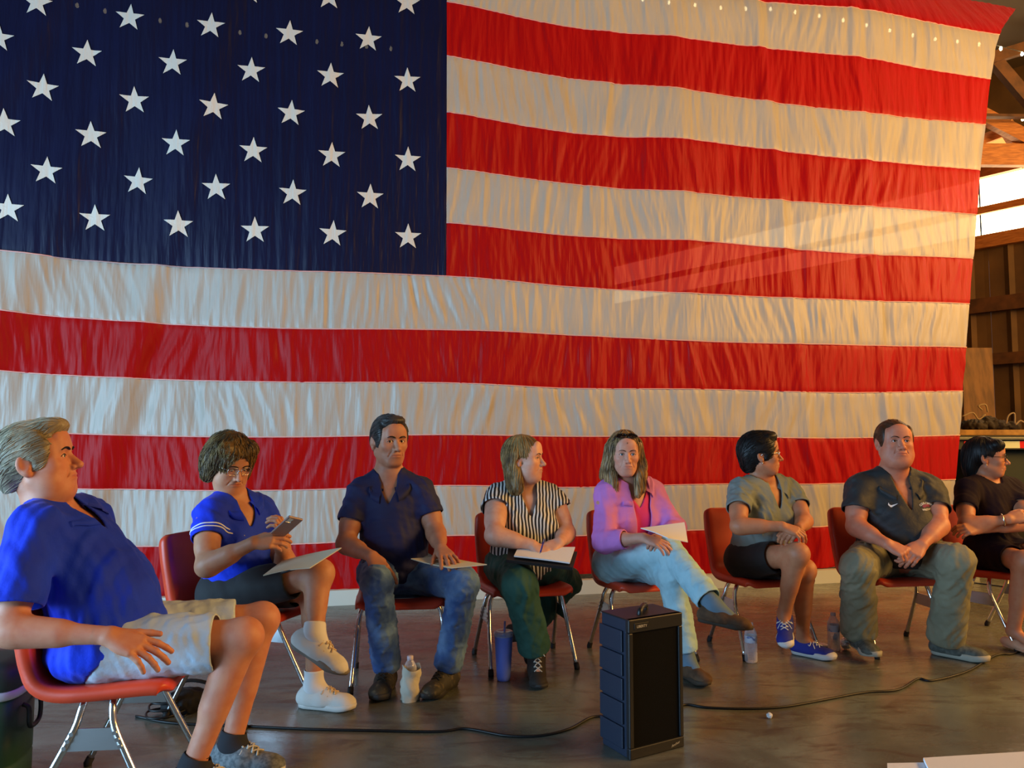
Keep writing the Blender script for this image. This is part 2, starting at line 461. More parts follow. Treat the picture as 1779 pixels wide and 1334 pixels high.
def cloth_material(name, color, rough, c2, see=0.011, transl=0.30, scale=3.0, spec=.45):
    m = bpy.data.materials.new(name); m.use_nodes = True; nt = m.node_tree; b = nt.nodes['Principled BSDF']
    out = nt.nodes['Material Output']
    tc = nt.nodes.new('ShaderNodeTexCoord'); n = nt.nodes.new('ShaderNodeTexNoise'); n.inputs['Scale'].default_value = scale; n.inputs['Detail'].default_value = 4
    nt.links.new(tc.outputs['Object'], n.inputs['Vector'])
    mx = nt.nodes.new('ShaderNodeMix'); mx.data_type = 'RGBA'; mx.inputs[6].default_value = (*color, 1); mx.inputs[7].default_value = (*c2, 1)
    nt.links.new(n.outputs['Fac'], mx.inputs[0]); nt.links.new(mx.outputs[2], b.inputs['Base Color'])
    b.inputs['Roughness'].default_value = rough; b.inputs['Specular IOR Level'].default_value = spec
    b.inputs['Sheen Weight'].default_value = 0.15; b.inputs['Sheen Roughness'].default_value = 0.4
    w = nt.nodes.new('ShaderNodeTexNoise'); w.inputs['Scale'].default_value = 90; w.inputs['Detail'].default_value = 2
    bp = nt.nodes.new('ShaderNodeBump'); bp.inputs['Strength'].default_value = 0.55; bp.inputs['Distance'].default_value = 0.016
    mp = nt.nodes.new('ShaderNodeMapping'); mp.inputs['Scale'].default_value = (0.30, 0.10, 0.035); nt.links.new(tc.outputs['Object'], mp.inputs[0])
    nt.links.new(mp.outputs[0], w.inputs['Vector']); nt.links.new(w.outputs['Fac'], bp.inputs['Height']); nt.links.new(bp.outputs[0], b.inputs['Normal'])
    tr = nt.nodes.new('ShaderNodeBsdfTranslucent'); nt.links.new(mx.outputs[2], tr.inputs['Color'])
    tp = nt.nodes.new('ShaderNodeBsdfTransparent'); tp.inputs['Color'].default_value = (*[min(1, c * 1.6 + 0.25) for c in color], 1)
    s1 = nt.nodes.new('ShaderNodeMixShader'); s1.inputs[0].default_value = transl
    s2 = nt.nodes.new('ShaderNodeMixShader'); s2.inputs[0].default_value = see
    nt.links.new(b.outputs[0], s1.inputs[1]); nt.links.new(tr.outputs[0], s1.inputs[2])
    nt.links.new(s1.outputs[0], s2.inputs[1]); nt.links.new(tp.outputs[0], s2.inputs[2])
    nt.links.new(s2.outputs[0], out.inputs['Surface'])
    return m
M_FRED = cloth_material('flag_red_nylon', srgb(196, 8, 12), 0.48, srgb(178, 5, 9), spec=.22)
M_FWHITE = cloth_material('flag_white_nylon', srgb(208, 200, 186), 0.42, srgb(194, 186, 172))
M_FBLUE = cloth_material('flag_blue_nylon', srgb(14, 20, 60), 0.42, srgb(9, 13, 44), see=0.006, transl=0.1, spec=.3)
M_FSTAR = cloth_material('flag_star_white', srgb(228, 222, 206), 0.5, srgb(216, 210, 196), see=0.0, transl=0.05)
M_THREAD = mat('seam_thread', srgb(232, 170, 160), 0.7)

C_UNION = 4.0                                             # column index of x = 775
flag = root_at('american_flag', tuple(flag_plane(775, 1012)), 'huge red, white and blue national flag hung as a backdrop behind the chairs', 'flag')
for k in range(13):
    full = k >= 7
    c0 = 0.0 if full else C_UNION
    nu = int((8 - c0) * NU_PER) + 1
    P = flag_patch(c0, 8.0, k, k + 1, nu, 19)
    me = mesh_np('stripe', P.reshape(-1, 3), grid_faces(nu, 19))
    adopt(obj('stripe', me, M_FRED if k % 2 == 0 else M_FWHITE), flag)['label'] = ('red' if k % 2 == 0 else 'white') + ' stripe'
    # stitched seam along the lower edge
    if k < 12:
        cs = np.linspace(c0 if k != 6 else 0.0, 8.0, 160)
        pts = flag_points(cs, [k + 1.0] * len(cs), 0.004)
        adopt(tube('seam', pts, 0.0045, M_THREAD, seg=5), flag)
P = flag_patch(0.0, C_UNION, 0, 7, int(C_UNION * NU_PER) + 1, 19 * 7, canton=True)
adopt(obj('canton', mesh_np('canton', P.reshape(-1, 3), grid_faces(int(C_UNION * NU_PER) + 1, 19 * 7)), M_FBLUE), flag)['label'] = 'dark blue canton'
# 50 stars: 11 staggered columns, 9 rows
def col_of_x(x):                                          # pixel column (at canton) -> control column
    return float(np.interp(x, FX, range(len(FX))))
star_cols = [705, 641, 578, 510, 445, 379, 310, 240, 166, 92, 20]
for ci, sx in enumerate(star_cols):
    for rj in range(1, 10):
        if (rj + ci) % 2 == 0: continue
        row = rj * 0.7
        cc = col_of_x(sx)
        ctr = _cr(_cr(_cols, np.array([row]), 0), np.array([cc]), 1)[0, 0]
        du = _cr(_cr(_cols, np.array([row]), 0), np.array([cc + 0.02]), 1)[0, 0] - ctr; du /= np.linalg.norm(du)
        R = 0.107
        rot = random.Random(ci * 17 + rj).uniform(-0.06, 0.06)
        Vs = []; Fs = []
        # star filled with a small fan of rings so that it follows the cloth
        rim = []
        for i in range(10):
            a = math.pi / 2 + i * math.pi / 5 + rot; r = R if i % 2 == 0 else R * 0.39
            rim.append((r * math.cos(a), r * math.sin(a)))
        fine = []
        for i in range(10):
            for t in (0.0, 0.34, 0.67):
                fine.append((rim[i][0] * (1 - t) + rim[(i + 1) % 10][0] * t, rim[i][1] * (1 - t) + rim[(i + 1) % 10][1] * t))
        rings = [(1.0), (0.66), (0.33)]
        P3 = []
        for q in rings:
            for x, y in fine: P3.append(ctr + du * x * q + np.array([0, 0, 1.0]) * y * q)
        P3.append(ctr.copy())
        P3 = np.array(P3)
        rowf = row - (P3[:, 2] - ctr[2]) / 0.415
        d = fold(P3[:, 0], P3[:, 2], np.clip(rowf, 0, 6.999), True)
        P3 = P3 + (d + 0.006)[:, None] * FN
        n = len(fine)
        for q in range(2):
            for i in range(n):
                Fs.append((q * n + i, q * n + (i + 1) % n, (q + 1) * n + (i + 1) % n, (q + 1) * n + i))
        for i in range(n): Fs.append((2 * n + i, 2 * n + (i + 1) % n, 3 * n))
        adopt(obj('star', polys_mesh('star', [(P3, Fs)]), M_FSTAR), flag)

# pale board lying on the floor along the flag's foot
a = flag_plane(-60, 1046); b = flag_plane(1700, 982)
def foot(px):
    p = flag_plane(px, 1000); return np.array([p[0], p[1] - 0.06, 0])
p0, p1 = foot(-120), foot(1690)
board = beam('floor_board', (p0[0], p0[1], 0.055), (p1[0], p1[1], 0.055), 0.06, 0.11, M_WHITE_BOARD)
tag(board, 'long pale painted board on the floor along the foot of the flag', 'board')

# string of small lights behind the flag, showing through the cloth
M_BULB = mat('lit_bulb', (1, 0.85, 0.5), 0.4, emit=((1.0, 0.84, 0.42), 60.0))
M_WIRE = mat('black_wire', (0.01, 0.01, 0.01), 0.5)
def light_string(pxpts, off, n, label, keep=1.0):
    pts = spline([flag_plane(x, y, off) for x, y in pxpts], 14)
    r = root_at('light_string', tuple(pts[0]), label, 'string lights', 'strings of small warm lights')
    adopt(tube('wire', pts, 0.004, M_WIRE, seg=5), r)
    L = np.concatenate([[0], np.cumsum(np.linalg.norm(np.diff(pts, axis=0), axis=1))])
    me = polys_mesh('bulb', [lathe([(0.003, 0.018), (0.010, 0.010), (0.0135, -0.006), (0.010, -0.018), (0.002, -0.024)], 8)])
    me.materials.append(M_BULB)
    for i in range(n):
        s = L[-1] * (i + 0.5) / n
        p = np.array([np.interp(s, L, pts[:, q]) for q in range(3)])
        o = bpy.data.objects.new('bulb', me); COL.objects.link(o); o.location = p - np.array([0, 0, 0.02]); adopt(o, r)
light_string([(60, -10), (260, 28), (480, 60), (700, 82)], 0.45, 14, 'string of small lights glowing faintly through the blue canton')
light_string([(900, -30), (1240, 8), (1345, 12), (1470, 32), (1600, 60), (1718, 76), (1830, 105)], 0.40, 22, 'string of small lights glowing through the top white stripe')
light_string([(1715, 200), (1742, 203), (1764, 203), (1860, 212)], 1.6, 6, 'short string of lights under the orange roof truss')
# ------------------------------------------------------------------ smooth-union modelling (distance fields meshed by surface nets)
def V3(*a): return np.array(a, dtype=np.float64)
def unit(v): v = np.asarray(v, float); return v / (np.linalg.norm(v) + 1e-12)
class RC:                                                  # tapered capsule
    def __init__(s, a, b, ra, rb, k=0.02, op=1, tag=''):
        s.a = np.asarray(a, np.float32); s.b = np.asarray(b, np.float32); s.ra = ra; s.rb = rb; s.k = k; s.op = op; s.tag = tag
        s.c = (s.a + s.b) / 2; s.R = float(np.linalg.norm(s.b - s.a)) / 2 + max(ra, rb)
    def d(s, P):
        ba = s.b - s.a; pa = P - s.a
        h = np.clip(pa @ ba / (ba @ ba + 1e-12), 0, 1)
        q = pa - h[..., None] * ba
        return np.sqrt(np.einsum('...i,...i', q, q)) - (s.ra + (s.rb - s.ra) * h)
    def grow(s, e, e2=None): return RC(s.a, s.b, s.ra + e, s.rb + (e if e2 is None else e2), s.k, s.op, s.tag)
class RCC(RC):                                             # tapered capsule with a flat open end (sleeve, trouser leg)
    def __init__(s, a, b, ra, rb, k, cp, cn):
        RC.__init__(s, a, b, ra, rb, k); s.cp = np.asarray(cp, np.float32); s.cn = np.asarray(unit(cn), np.float32)
    def d(s, P): return np.maximum(RC.d(s, P), (P - s.cp) @ s.cn)
class WEDGE:                                               # V neckline: width w at o narrowing to nothing at depth
    def __init__(s, o, M, w, depth):
        s.o = np.asarray(o, np.float32); s.M = np.asarray(M, np.float32); s.w = w; s.dep = depth; s.op = -1; s.k = 0; s.tag = 'open'
        s.c = s.o; s.R = depth + .25
    def d(s, P):
        q = (P - s.o) @ s.M.T; t = -q[..., 2] / s.dep
        a = (np.abs(q[..., 0]) - s.w * (1 - np.maximum(t, 0))) * (s.dep / math.hypot(s.dep, s.w))
        return np.maximum(np.maximum(a, -(q[..., 1] - .015)), q[..., 2] - .10)
class EL:                                                  # ellipsoid; M rows are its axes
    def __init__(s, c, r, M=None, k=0.02, op=1, tag=''):
        s.c = np.asarray(c, np.float32); s.r = np.asarray(r, np.float32); s.M = np.eye(3, dtype=np.float32) if M is None else np.asarray(M, np.float32)
        s.k = k; s.op = op; s.tag = tag; s.R = float(max(s.r))
    def d(s, P):
        q = (P - s.c) @ s.M.T
        q1 = q / s.r; k0 = np.sqrt(np.einsum('...i,...i', q1, q1)); q2 = q1 / s.r; k1 = np.sqrt(np.einsum('...i,...i', q2, q2))
        return k0 * (k0 - 1) / (k1 + 1e-9)
    def grow(s, e, e2=None): return EL(s.c, s.r + e, s.M, s.k, s.op, s.tag)
class CUT:                                                 # half-space removed inside a sphere
    def __init__(s, p, n, R, k=0.0):
        s.p = np.asarray(p, np.float32); s.n = np.asarray(unit(n), np.float32); s.c = s.p; s.R = R; s.op = -2; s.k = k; s.tag = ''
    def d(s, P): return (P - s.p) @ s.n
def smin(a, b, k):
    if k <= 0: return np.minimum(a, b)
    h = np.maximum(k - np.abs(a - b), 0) / k
    return np.minimum(a, b) - h * h * (k * 0.25)
def field(prims, P, disp=None, skip_cut=False):
    """P (n,3): plain evaluation"""
    d = np.full(P.shape[:-1], 1.0, np.float32)
    for p in prims:
        if p.op == 1: d = smin(d, p.d(P), p.k)
        elif skip_cut: continue
        elif p.op == -1: d = -smin(-d, p.d(P), p.k)
        else:
            q = P - p.c; m = np.einsum('...i,...i', q, q) < p.R ** 2
            d = np.where(m, np.maximum(d, p.d(P)), d)
    if disp is not None: d = d + disp(P)
    return d
def nets(prims, vox, disp=None, box=None, B=8, pad=0.03, dmax=0.012):
    adds = [p for p in prims if p.op == 1]
    if box is None:
        lo = np.min([p.c - p.R for p in adds], 0) - pad; hi = np.max([p.c + p.R for p in adds], 0) + pad
    else: lo, hi = np.asarray(box[0], float), np.asarray(box[1], float)
    nb = np.ceil((hi - lo) / (vox * B)).astype(int) + 1
    n = nb * B
    lo = np.asarray(lo, np.float32)
    bi = np.stack(np.meshgrid(*[np.arange(q) for q in nb], indexing='ij'), -1).reshape(-1, 3)
    bc = lo + (bi * B + (B - 1) / 2).astype(np.float32) * np.float32(vox)
    dc = field(prims, bc, None)
    br = vox * B * 0.5 * 1.7321
    act = np.abs(dc) < br * 1.5 + dmax + 0.01
    G = np.repeat(np.repeat(np.repeat(np.where(dc < 0, -1.0, 1.0).astype(np.float32).reshape(nb), B, 0), B, 1), B, 2)
    ai = bi[act]; ac = bc[act]
    off = np.stack(np.meshgrid(*[np.arange(B)] * 3, indexing='ij'), -1).reshape(-1, 3)
    P = (lo + (ai[:, None, :] * B + off[None]).astype(np.float32) * np.float32(vox)).astype(np.float32)
    d = np.full(P.shape[:2], 1.0, np.float32)
    for p in prims:
        q = ac - p.c; m = np.einsum('ij,ij->i', q, q) < (p.R + br * 1.2 + p.k + 0.02) ** 2
        if not m.any(): continue
        pm = P[m]
        if p.op == 1: d[m] = smin(d[m], p.d(pm), p.k)
        elif p.op == -1: d[m] = -smin(-d[m], p.d(pm), p.k)
        else:
            qq = pm - p.c; mm = np.einsum('...i,...i', qq, qq) < p.R ** 2
            d[m] = np.where(mm, np.maximum(d[m], p.d(pm)), d[m])
    if disp is not None: d = d + disp(P).astype(np.float32)
    ii = (ai[:, None, :] * B + off[None]).reshape(-1, 3)
    G[ii[:, 0], ii[:, 1], ii[:, 2]] = d.ravel()
    s = G < 0
    c = s[:-1, :-1, :-1].astype(np.int8)
    for dx in (0, 1):
        for dy in (0, 1):
            for dz in (0, 1):
                if dx + dy + dz: c = c + s[dx:n[0] - 1 + dx, dy:n[1] - 1 + dy, dz:n[2] - 1 + dz]
    cell = np.argwhere((c > 0) & (c < 8))
    idx = np.full(c.shape, -1, np.int32); idx[cell[:, 0], cell[:, 1], cell[:, 2]] = np.arange(len(cell))
    cor = np.array([[x, y, z] for x in (0, 1) for y in (0, 1) for z in (0, 1)])
    val = np.stack([G[cell[:, 0] + o[0], cell[:, 1] + o[1], cell[:, 2] + o[2]] for o in cor], 1)
    acc = np.zeros((len(cell), 3), np.float32); cnt = np.zeros(len(cell), np.float32)
    for i in range(8):
        for j in range(i + 1, 8):
            if np.abs(cor[i] - cor[j]).sum() != 1: continue
            a, b = val[:, i], val[:, j]; m = (a < 0) != (b < 0)
            t = np.where(m, a / np.where(m, a - b, 1), 0)
            acc += np.where(m[:, None], cor[i] + t[:, None] * (cor[j] - cor[i]), 0); cnt += m
    V = lo + (cell + acc / cnt[:, None]) * vox
    Fs = []
    for ax in range(3):
        a1, a2 = (ax + 1) % 3, (ax + 2) % 3
        sl0 = [slice(None)] * 3; sl1 = [slice(None)] * 3
        sl0[ax] = slice(0, -1); sl1[ax] = slice(1, None)
        ch = s[tuple(sl0)] != s[tuple(sl1)]
        e = np.argwhere(ch)
        e = e[(e[:, a1] > 0) & (e[:, a2] > 0) & (e[:, a1] < n[a1] - 1) & (e[:, a2] < n[a2] - 1)]
        if not len(e): continue
        inside = s[e[:, 0], e[:, 1], e[:, 2]]
        def cid(o1, o2):
            q = e.copy(); q[:, a1] -= o1; q[:, a2] -= o2; return idx[q[:, 0], q[:, 1], q[:, 2]]
        f = np.stack([cid(1, 1), cid(0, 1), cid(0, 0), cid(1, 0)], 1)
        f[~inside] = f[~inside][:, ::-1]
        Fs.append(f)
    Fq = np.concatenate(Fs); Fq = Fq[(Fq >= 0).all(1)]
    return V.astype(np.float32), Fq
def compact(V, Fq):
    u, inv = np.unique(Fq, return_inverse=True); return V[u], inv.reshape(Fq.shape)
def drop_caps(V, Fq, prims, vox):
    """delete the faces that lie on cut planes and on open subtractions"""
    kill = np.zeros(len(Fq), bool)
    for p in prims:
        if isinstance(p, RCC):
            q = V - p.cp; dv = (np.abs(q @ p.cn) < 0.5 * vox) & (np.einsum('ij,ij->i', q, q) < (max(p.ra, p.rb) * 1.5) ** 2)
            kill |= dv[Fq].all(1)
    for p in prims:
        if p.op == -2 or (p.op == -1 and p.tag == 'open'):
            dv = np.abs(p.d(V)) < 0.55 * vox
            q = V - p.c; dv &= np.einsum('ij,ij->i', q, q) < (p.R * 1.02 + 0.01) ** 2
            kill |= dv[Fq].all(1)
    return compact(V, Fq[~kill])
def relax(V, Fq, it=1, lam=0.5):
    for _ in range(it):
        acc = np.zeros_like(V); cnt = np.zeros(len(V), np.float32)
        for a, b in ((0, 1), (1, 2), (2, 3), (3, 0)):
            for x, y in ((a, b), (b, a)):
                np.add.at(acc, Fq[:, x], V[Fq[:, y]]); np.add.at(cnt, Fq[:, x], 1)
        V = V + lam * (acc / np.maximum(cnt, 1)[:, None] - V)
    return V
def smooth_hems(V, Fq, it=8):
    """even out the open edges along their own line"""
    E = np.concatenate([Fq[:, [0, 1]], Fq[:, [1, 2]], Fq[:, [2, 3]], Fq[:, [3, 0]]]); E = np.sort(E, 1)
    key = E[:, 0].astype(np.int64) * len(V) + E[:, 1]; u, c = np.unique(key, return_counts=True)
    b = u[c == 1]; a0 = (b // len(V)).astype(int); a1 = (b % len(V)).astype(int)
    for _ in range(it):
        acc = np.zeros_like(V); cnt = np.zeros(len(V), np.float32)
        np.add.at(acc, a0, V[a1]); np.add.at(cnt, a0, 1); np.add.at(acc, a1, V[a0]); np.add.at(cnt, a1, 1)
        m = cnt == 2; V = V.copy(); V[m] += .5 * (acc[m] / 2 - V[m])
    return V
def rimmed(me, depth=0.005):
    """turn the open hems inwards so that cloth shows a thickness"""
    bm = bmesh.new(); bm.from_mesh(me); bm.normal_update()
    ed = [e for e in bm.edges if e.is_boundary]
    if ed:
        nv = {v: v.normal.copy() for e in ed for v in e.verts}
        r = bmesh.ops.extrude_edge_only(bm, edges=ed)
        new = [g for g in r['geom'] if isinstance(g, bmesh.types.BMVert)]
        old = list(nv.items())
        for v in new:
            for e in v.link_edges:
                o = e.other_vert(v)
                if o in nv: v.co = o.co - nv[o] * depth; break
    bm.to_mesh(me); bm.free()
    me.polygons.foreach_set('use_smooth', np.full(len(me.polygons), True, dtype=bool))
    return me
def calm_hems(prims, disp):
    """no folds right at the hems so that they stay clean"""
    caps = [p for p in prims if isinstance(p, RCC)]
    opn = [p for p in prims if p.op in (-1, -2) and (p.op == -2 or p.tag == 'open')]
    if disp is None or not (caps or opn): return disp
    def f(P):
        w = 1.0
        for p in caps:
            q = P - p.cp; r2 = np.einsum('...i,...i', q, q); t = (q @ p.cn) / .014
            w = w * (1 - np.exp(-t * t) * (r2 < (max(p.ra, p.rb) * 1.7) ** 2))
        for p in opn:
            t = p.d(P) / (.045 if p.op == -1 else .016); w = w * (1 - np.exp(-t * t))
        return disp(P) * w
    return f
def set_attr(me, name, C):
    a = me.attributes.new(name, 'FLOAT_COLOR', 'POINT')
    q = np.ones((len(me.vertices), 4), np.float32); q[:, :3] = C; a.data.foreach_set('color', q.ravel())
def wrinkle(seed, amp, scale, axis=None, aniso=0.35, sharp=0.5):
    """smooth ridged folds: a few warped waves; axis is the direction the folds run along"""
    r = np.random.RandomState(seed); W = []
    for i in range(6):
        k = r.normal(size=3); k /= np.linalg.norm(k)
        if axis is not None:
            ax = unit(axis); k = k - ax * (k @ ax) * (1 - aniso); k /= np.linalg.norm(k) + 1e-9
        W.append((k.astype(np.float32) * (2 * math.pi / (scale * r.uniform(0.6, 1.7))), r.uniform(0, 6.28), r.uniform(0.5, 1)))
    wk = [(r.normal(size=3) * (2 * math.pi / (scale * 3.2)) / 1.7).astype(np.float32) for _ in range(3)]
    tot = sum(w[2] for w in W)
    def f(P):
        warp = sum(np.sin(P @ q + i) for i, q in enumerate(wk)) * 1.1
        o = 0
        for k, ph, a in W:
            t = np.sin(P @ k + ph + warp)
            o = o + a * ((1 - sharp) * t + sharp * (1 - 2 * np.abs(t)) )
        return (amp / tot * 1.6) * o
    return f
# ------------------------------------------------------------------ people
def frame(fwd, up):
    """rows: right, forward, up"""
    y = unit(fwd); x = unit(np.cross(y, up)); z = np.cross(x, y); return np.array([x, y, z])
def yaw_pitch(yaw, pitch=0, roll=0):
    """yaw 0 faces the camera (-Y), +90 faces image right (+X); pitch down is negative. returns rows right, fwd, up"""
    a = math.radians(yaw); p = math.radians(pitch)
    f = np.array([math.sin(a) * math.cos(p), -math.cos(a) * math.cos(p), math.sin(p)])
    M = frame(f, np.array([0, 0, 1.0]))
    if roll:
        r = math.radians(roll); x, y, z = M
        M = np.array([x * math.cos(r) + z * math.sin(r), y, z * math.cos(r) - x * math.sin(r)])
    return M
class Loc:
    """local frame -> world"""
    def __init__(s, o, M, sc=1.0): s.o = np.asarray(o, float); s.M = np.asarray(M, float); s.s = sc
    def p(s, *q):
        q = np.array(q if len(q) > 1 else q[0], float) * s.s; return s.o + q @ s.M
    def v(s, *q): return np.array(q, float) @ s.M
    def inv(s, P): return ((P - s.o) @ s.M.T) / s.s
    def rc(s, a, b, ra, rb, k=0.02, op=1, tag=''): return RC(s.p(*a), s.p(*b), ra * s.s, rb * s.s, k * s.s, op, tag)
    def el(s, c, r, k=0.02, op=1, tag='', rot=None):
        M = s.M if rot is None else np.array(rot) @ s.M
        return EL(s.p(*c), np.array(r) * s.s, M, k * s.s, op, tag)
def rotx(a):
    a = math.radians(a); c, s = math.cos(a), math.sin(a); return np.array([[1, 0, 0], [0, c, s], [0, -s, c]])
def rotz(a):
    a = math.radians(a); c, s = math.cos(a), math.sin(a); return np.array([[c, s, 0], [-s, c, 0], [0, 0, 1]])

def head_prims(H, o):
    """H: Loc at the ear level; o: options"""
    w = o.get('w', 1.0); jw = o.get('jaw', 1.0); fat = o.get('fat', 0.0); nose = o.get('nose', 1.0); ns = o.get('nl', 1.0)
    L = [H.el((0, -.014, .036), (.076 * w, .096, .086), k=.02),
         H.el((0, .030, -.022), (.063 * w, .064, .088), k=.03),
         H.el((0, .022, -.062), (.054 * jw, .060, .046), k=.03),
         H.el((0, .066, -.094), (.026 * jw, .022, .020), k=.022)]
    for s in (-1, 1):
        L += [H.rc((s * .053 * jw, -.002, -.050), (s * .022 * jw, .060, -.093), .019, .018, k=.022),
              H.el((s * .043 * w, .060, -.018), (.024, .022, .020), k=.022),
              H.el((s * .053 * w, .030, .030), (.018, .045, .05), k=.02)]
    if fat:
        L += [H.el((0, .025, -.100), (.050 + .02 * fat, .055, .030 + .012 * fat), k=.03)]
        for s in (-1, 1): L.append(H.el((s * .045, .035, -.060), (.026 + .008 * fat, .035, .035), k=.03))
    L += [H.rc((-.034, .080, .026), (.034, .080, .026), .0125, .0125, k=.016),
          H.el((0, .078, .062), (.045, .020, .035), k=.03)]
    for s in (-1, 1):
        L += [H.el((s * .031, .101, .008), (.021, .017, .0135), k=.012, op=-1)]
    # nose
    L += [H.rc((0, .087, .014), (0, .106 + .006 * nose, -.026 * ns), .0075, .0105 * nose, k=.010),
          H.el((0, .108 + .006 * nose, -.030 * ns), (.0115 * nose, .011, .0095), k=.008)]
    for s in (-1, 1):
        L += [H.el((s * .0125 * nose, .098, -.033 * ns), (.0085, .011, .0085), k=.007),
              H.el((s * .007 * nose, .106, -.042 * ns), (.0035, .005, .004), k=.003, op=-1)]
    # muzzle and lips
    L += [H.el((0, .072, -.060), (.036, .024, .026), k=.016),
          H.el((0, .0925, -.0560), (.0225, .0085, .0052), k=.006),
          H.el((0, .0905, -.0665), (.0200, .0090, .0062), k=.006),
          H.rc((-.023, .0955, -.0622), (0, .1035, -.0608), .0012, .0016, k=.005, op=-1),
          H.rc((.023, .0955, -.0622), (0, .1035, -.0608), .0012, .0016, k=.005, op=-1)]
    # eyelid mounds with an open slit
    for s in (-1, 1):
        L += [H.el((s * .031, .0775, .0075), (.0155, .0125, .0125), k=.006),
              H.el((s * .031, .0905, .0070), (.0135, .0070, .0052 * o.get('eye', 1.0)), k=.0025, op=-1)]
        # smile fold
        L.append(H.rc((s * .022, .097, -.034), (s * .036, .080, -.066), .0012, .0012, k=.008, op=-1))
    # ears
    if not o.get('noears'):
        for s in (-1, 1):
            R = rotz(s * 22)
            L += [H.el((s * .080 * w, -.012, .000), (.0075, .020, .031), k=.010, rot=R),
                  H.el((s * .081 * w, -.006, -.024), (.0085, .011, .014), k=.010),
                  H.el((s * .088 * w, -.006, .004), (.0070, .011, .019), k=.006, op=-1, rot=R)]
    return L

def hand_prims(W, d, nrm, side, curls, spread=0.12, thumb=(0.5, 0.15, 0.2), sc=1.0):
    """W wrist, d finger direction, nrm dorsal normal, side 'L'/'R'; curls: 4 x (mcp, pip, dip) degrees; thumb: out, down, bend"""
    y = unit(d); x = unit(np.cross(y, nrm)); z = np.cross(x, y)
    Hn = Loc(W, np.array([x, y, z]), sc); t = -1 if side == 'R' else 1
    L = []; tips = []
    bx = [.030, .0105, -.0095, -.028]; by = [.086, .090, .086, .077]; sl = [(.043, .027, .021), (.047, .030, .022), (.043, .028, .021), (.034, .021, .019)]
    rr = [.0106, .0108, .0104, .0094]
    for i in range(4):
        kx = t * bx[i]
        L.append(Hn.rc((t * bx[i] * .45, .004, 0), (kx, by[i], .001), .0155, .0118, k=.014, tag='hand'))
    L.append(Hn.el((t * .002, .05, -.005), (.040, .042, .0145), k=.012, tag='hand'))
    L.append(Hn.rc((t * .016, .012, -.006), (t * .036, .046, -.012), .015, .013, k=.014, tag='hand'))
    for i in range(4):
        p = np.array([t * bx[i], by[i], .001]); ang = 0; sp = t * spread * (1.2 - i * 0.8)
        for j in range(3):
            ang += math.radians(curls[i][j])
            q = p + sl[i][j] * np.array([math.sin(sp) * math.cos(ang), math.cos(sp) * math.cos(ang), -math.sin(ang)])
            r0 = rr[i] - .0008 * j; L.append(Hn.rc(p, q, r0, r0 - .0008, k=.0035, tag='hand')); p = q
        tips.append(Hn.p(*p))
    p = np.array([t * .030, .030, -.008]); out, dn, bend = thumb
    a = out
    for j, (l, r) in enumerate(((.040, .0125), (.031, .0112), (.025, .0098))):
        q = p + l * unit([t * math.sin(a), math.cos(a), -dn]); L.append(Hn.rc(p, q, r, r - .0012, k=.005, tag='hand')); p = q; a -= bend
    tips.append(Hn.p(*p))
    return L, tips, Hn

SKIN = {}
def skin_mat(key, col, red=1.0):
    if key not in SKIN:
        c2 = (min(1, col[0] * 0.88), col[1] * 0.70, col[2] * 0.66)
        SKIN[key] = mat('skin_' + key, col, 0.52, noise=(26, c2, 0.38, 0.80), bump=(220, 0.10, 0.002), sss=0.12, spec=0.4, attr='tint')
    return SKIN[key]
M_SCLERA = mat('eye_white', srgb(215, 205, 198), 0.25)
M_IRIS = {'brown': mat('iris_brown', srgb(44, 26, 16), 0.2), 'blue': mat('iris_blue', srgb(70, 88, 100), 0.2)}
M_LASH = mat('eyelash_dark', srgb(30, 20, 16), 0.6)
M_NAIL = mat('fingernail', srgb(226, 178, 160), 0.3)

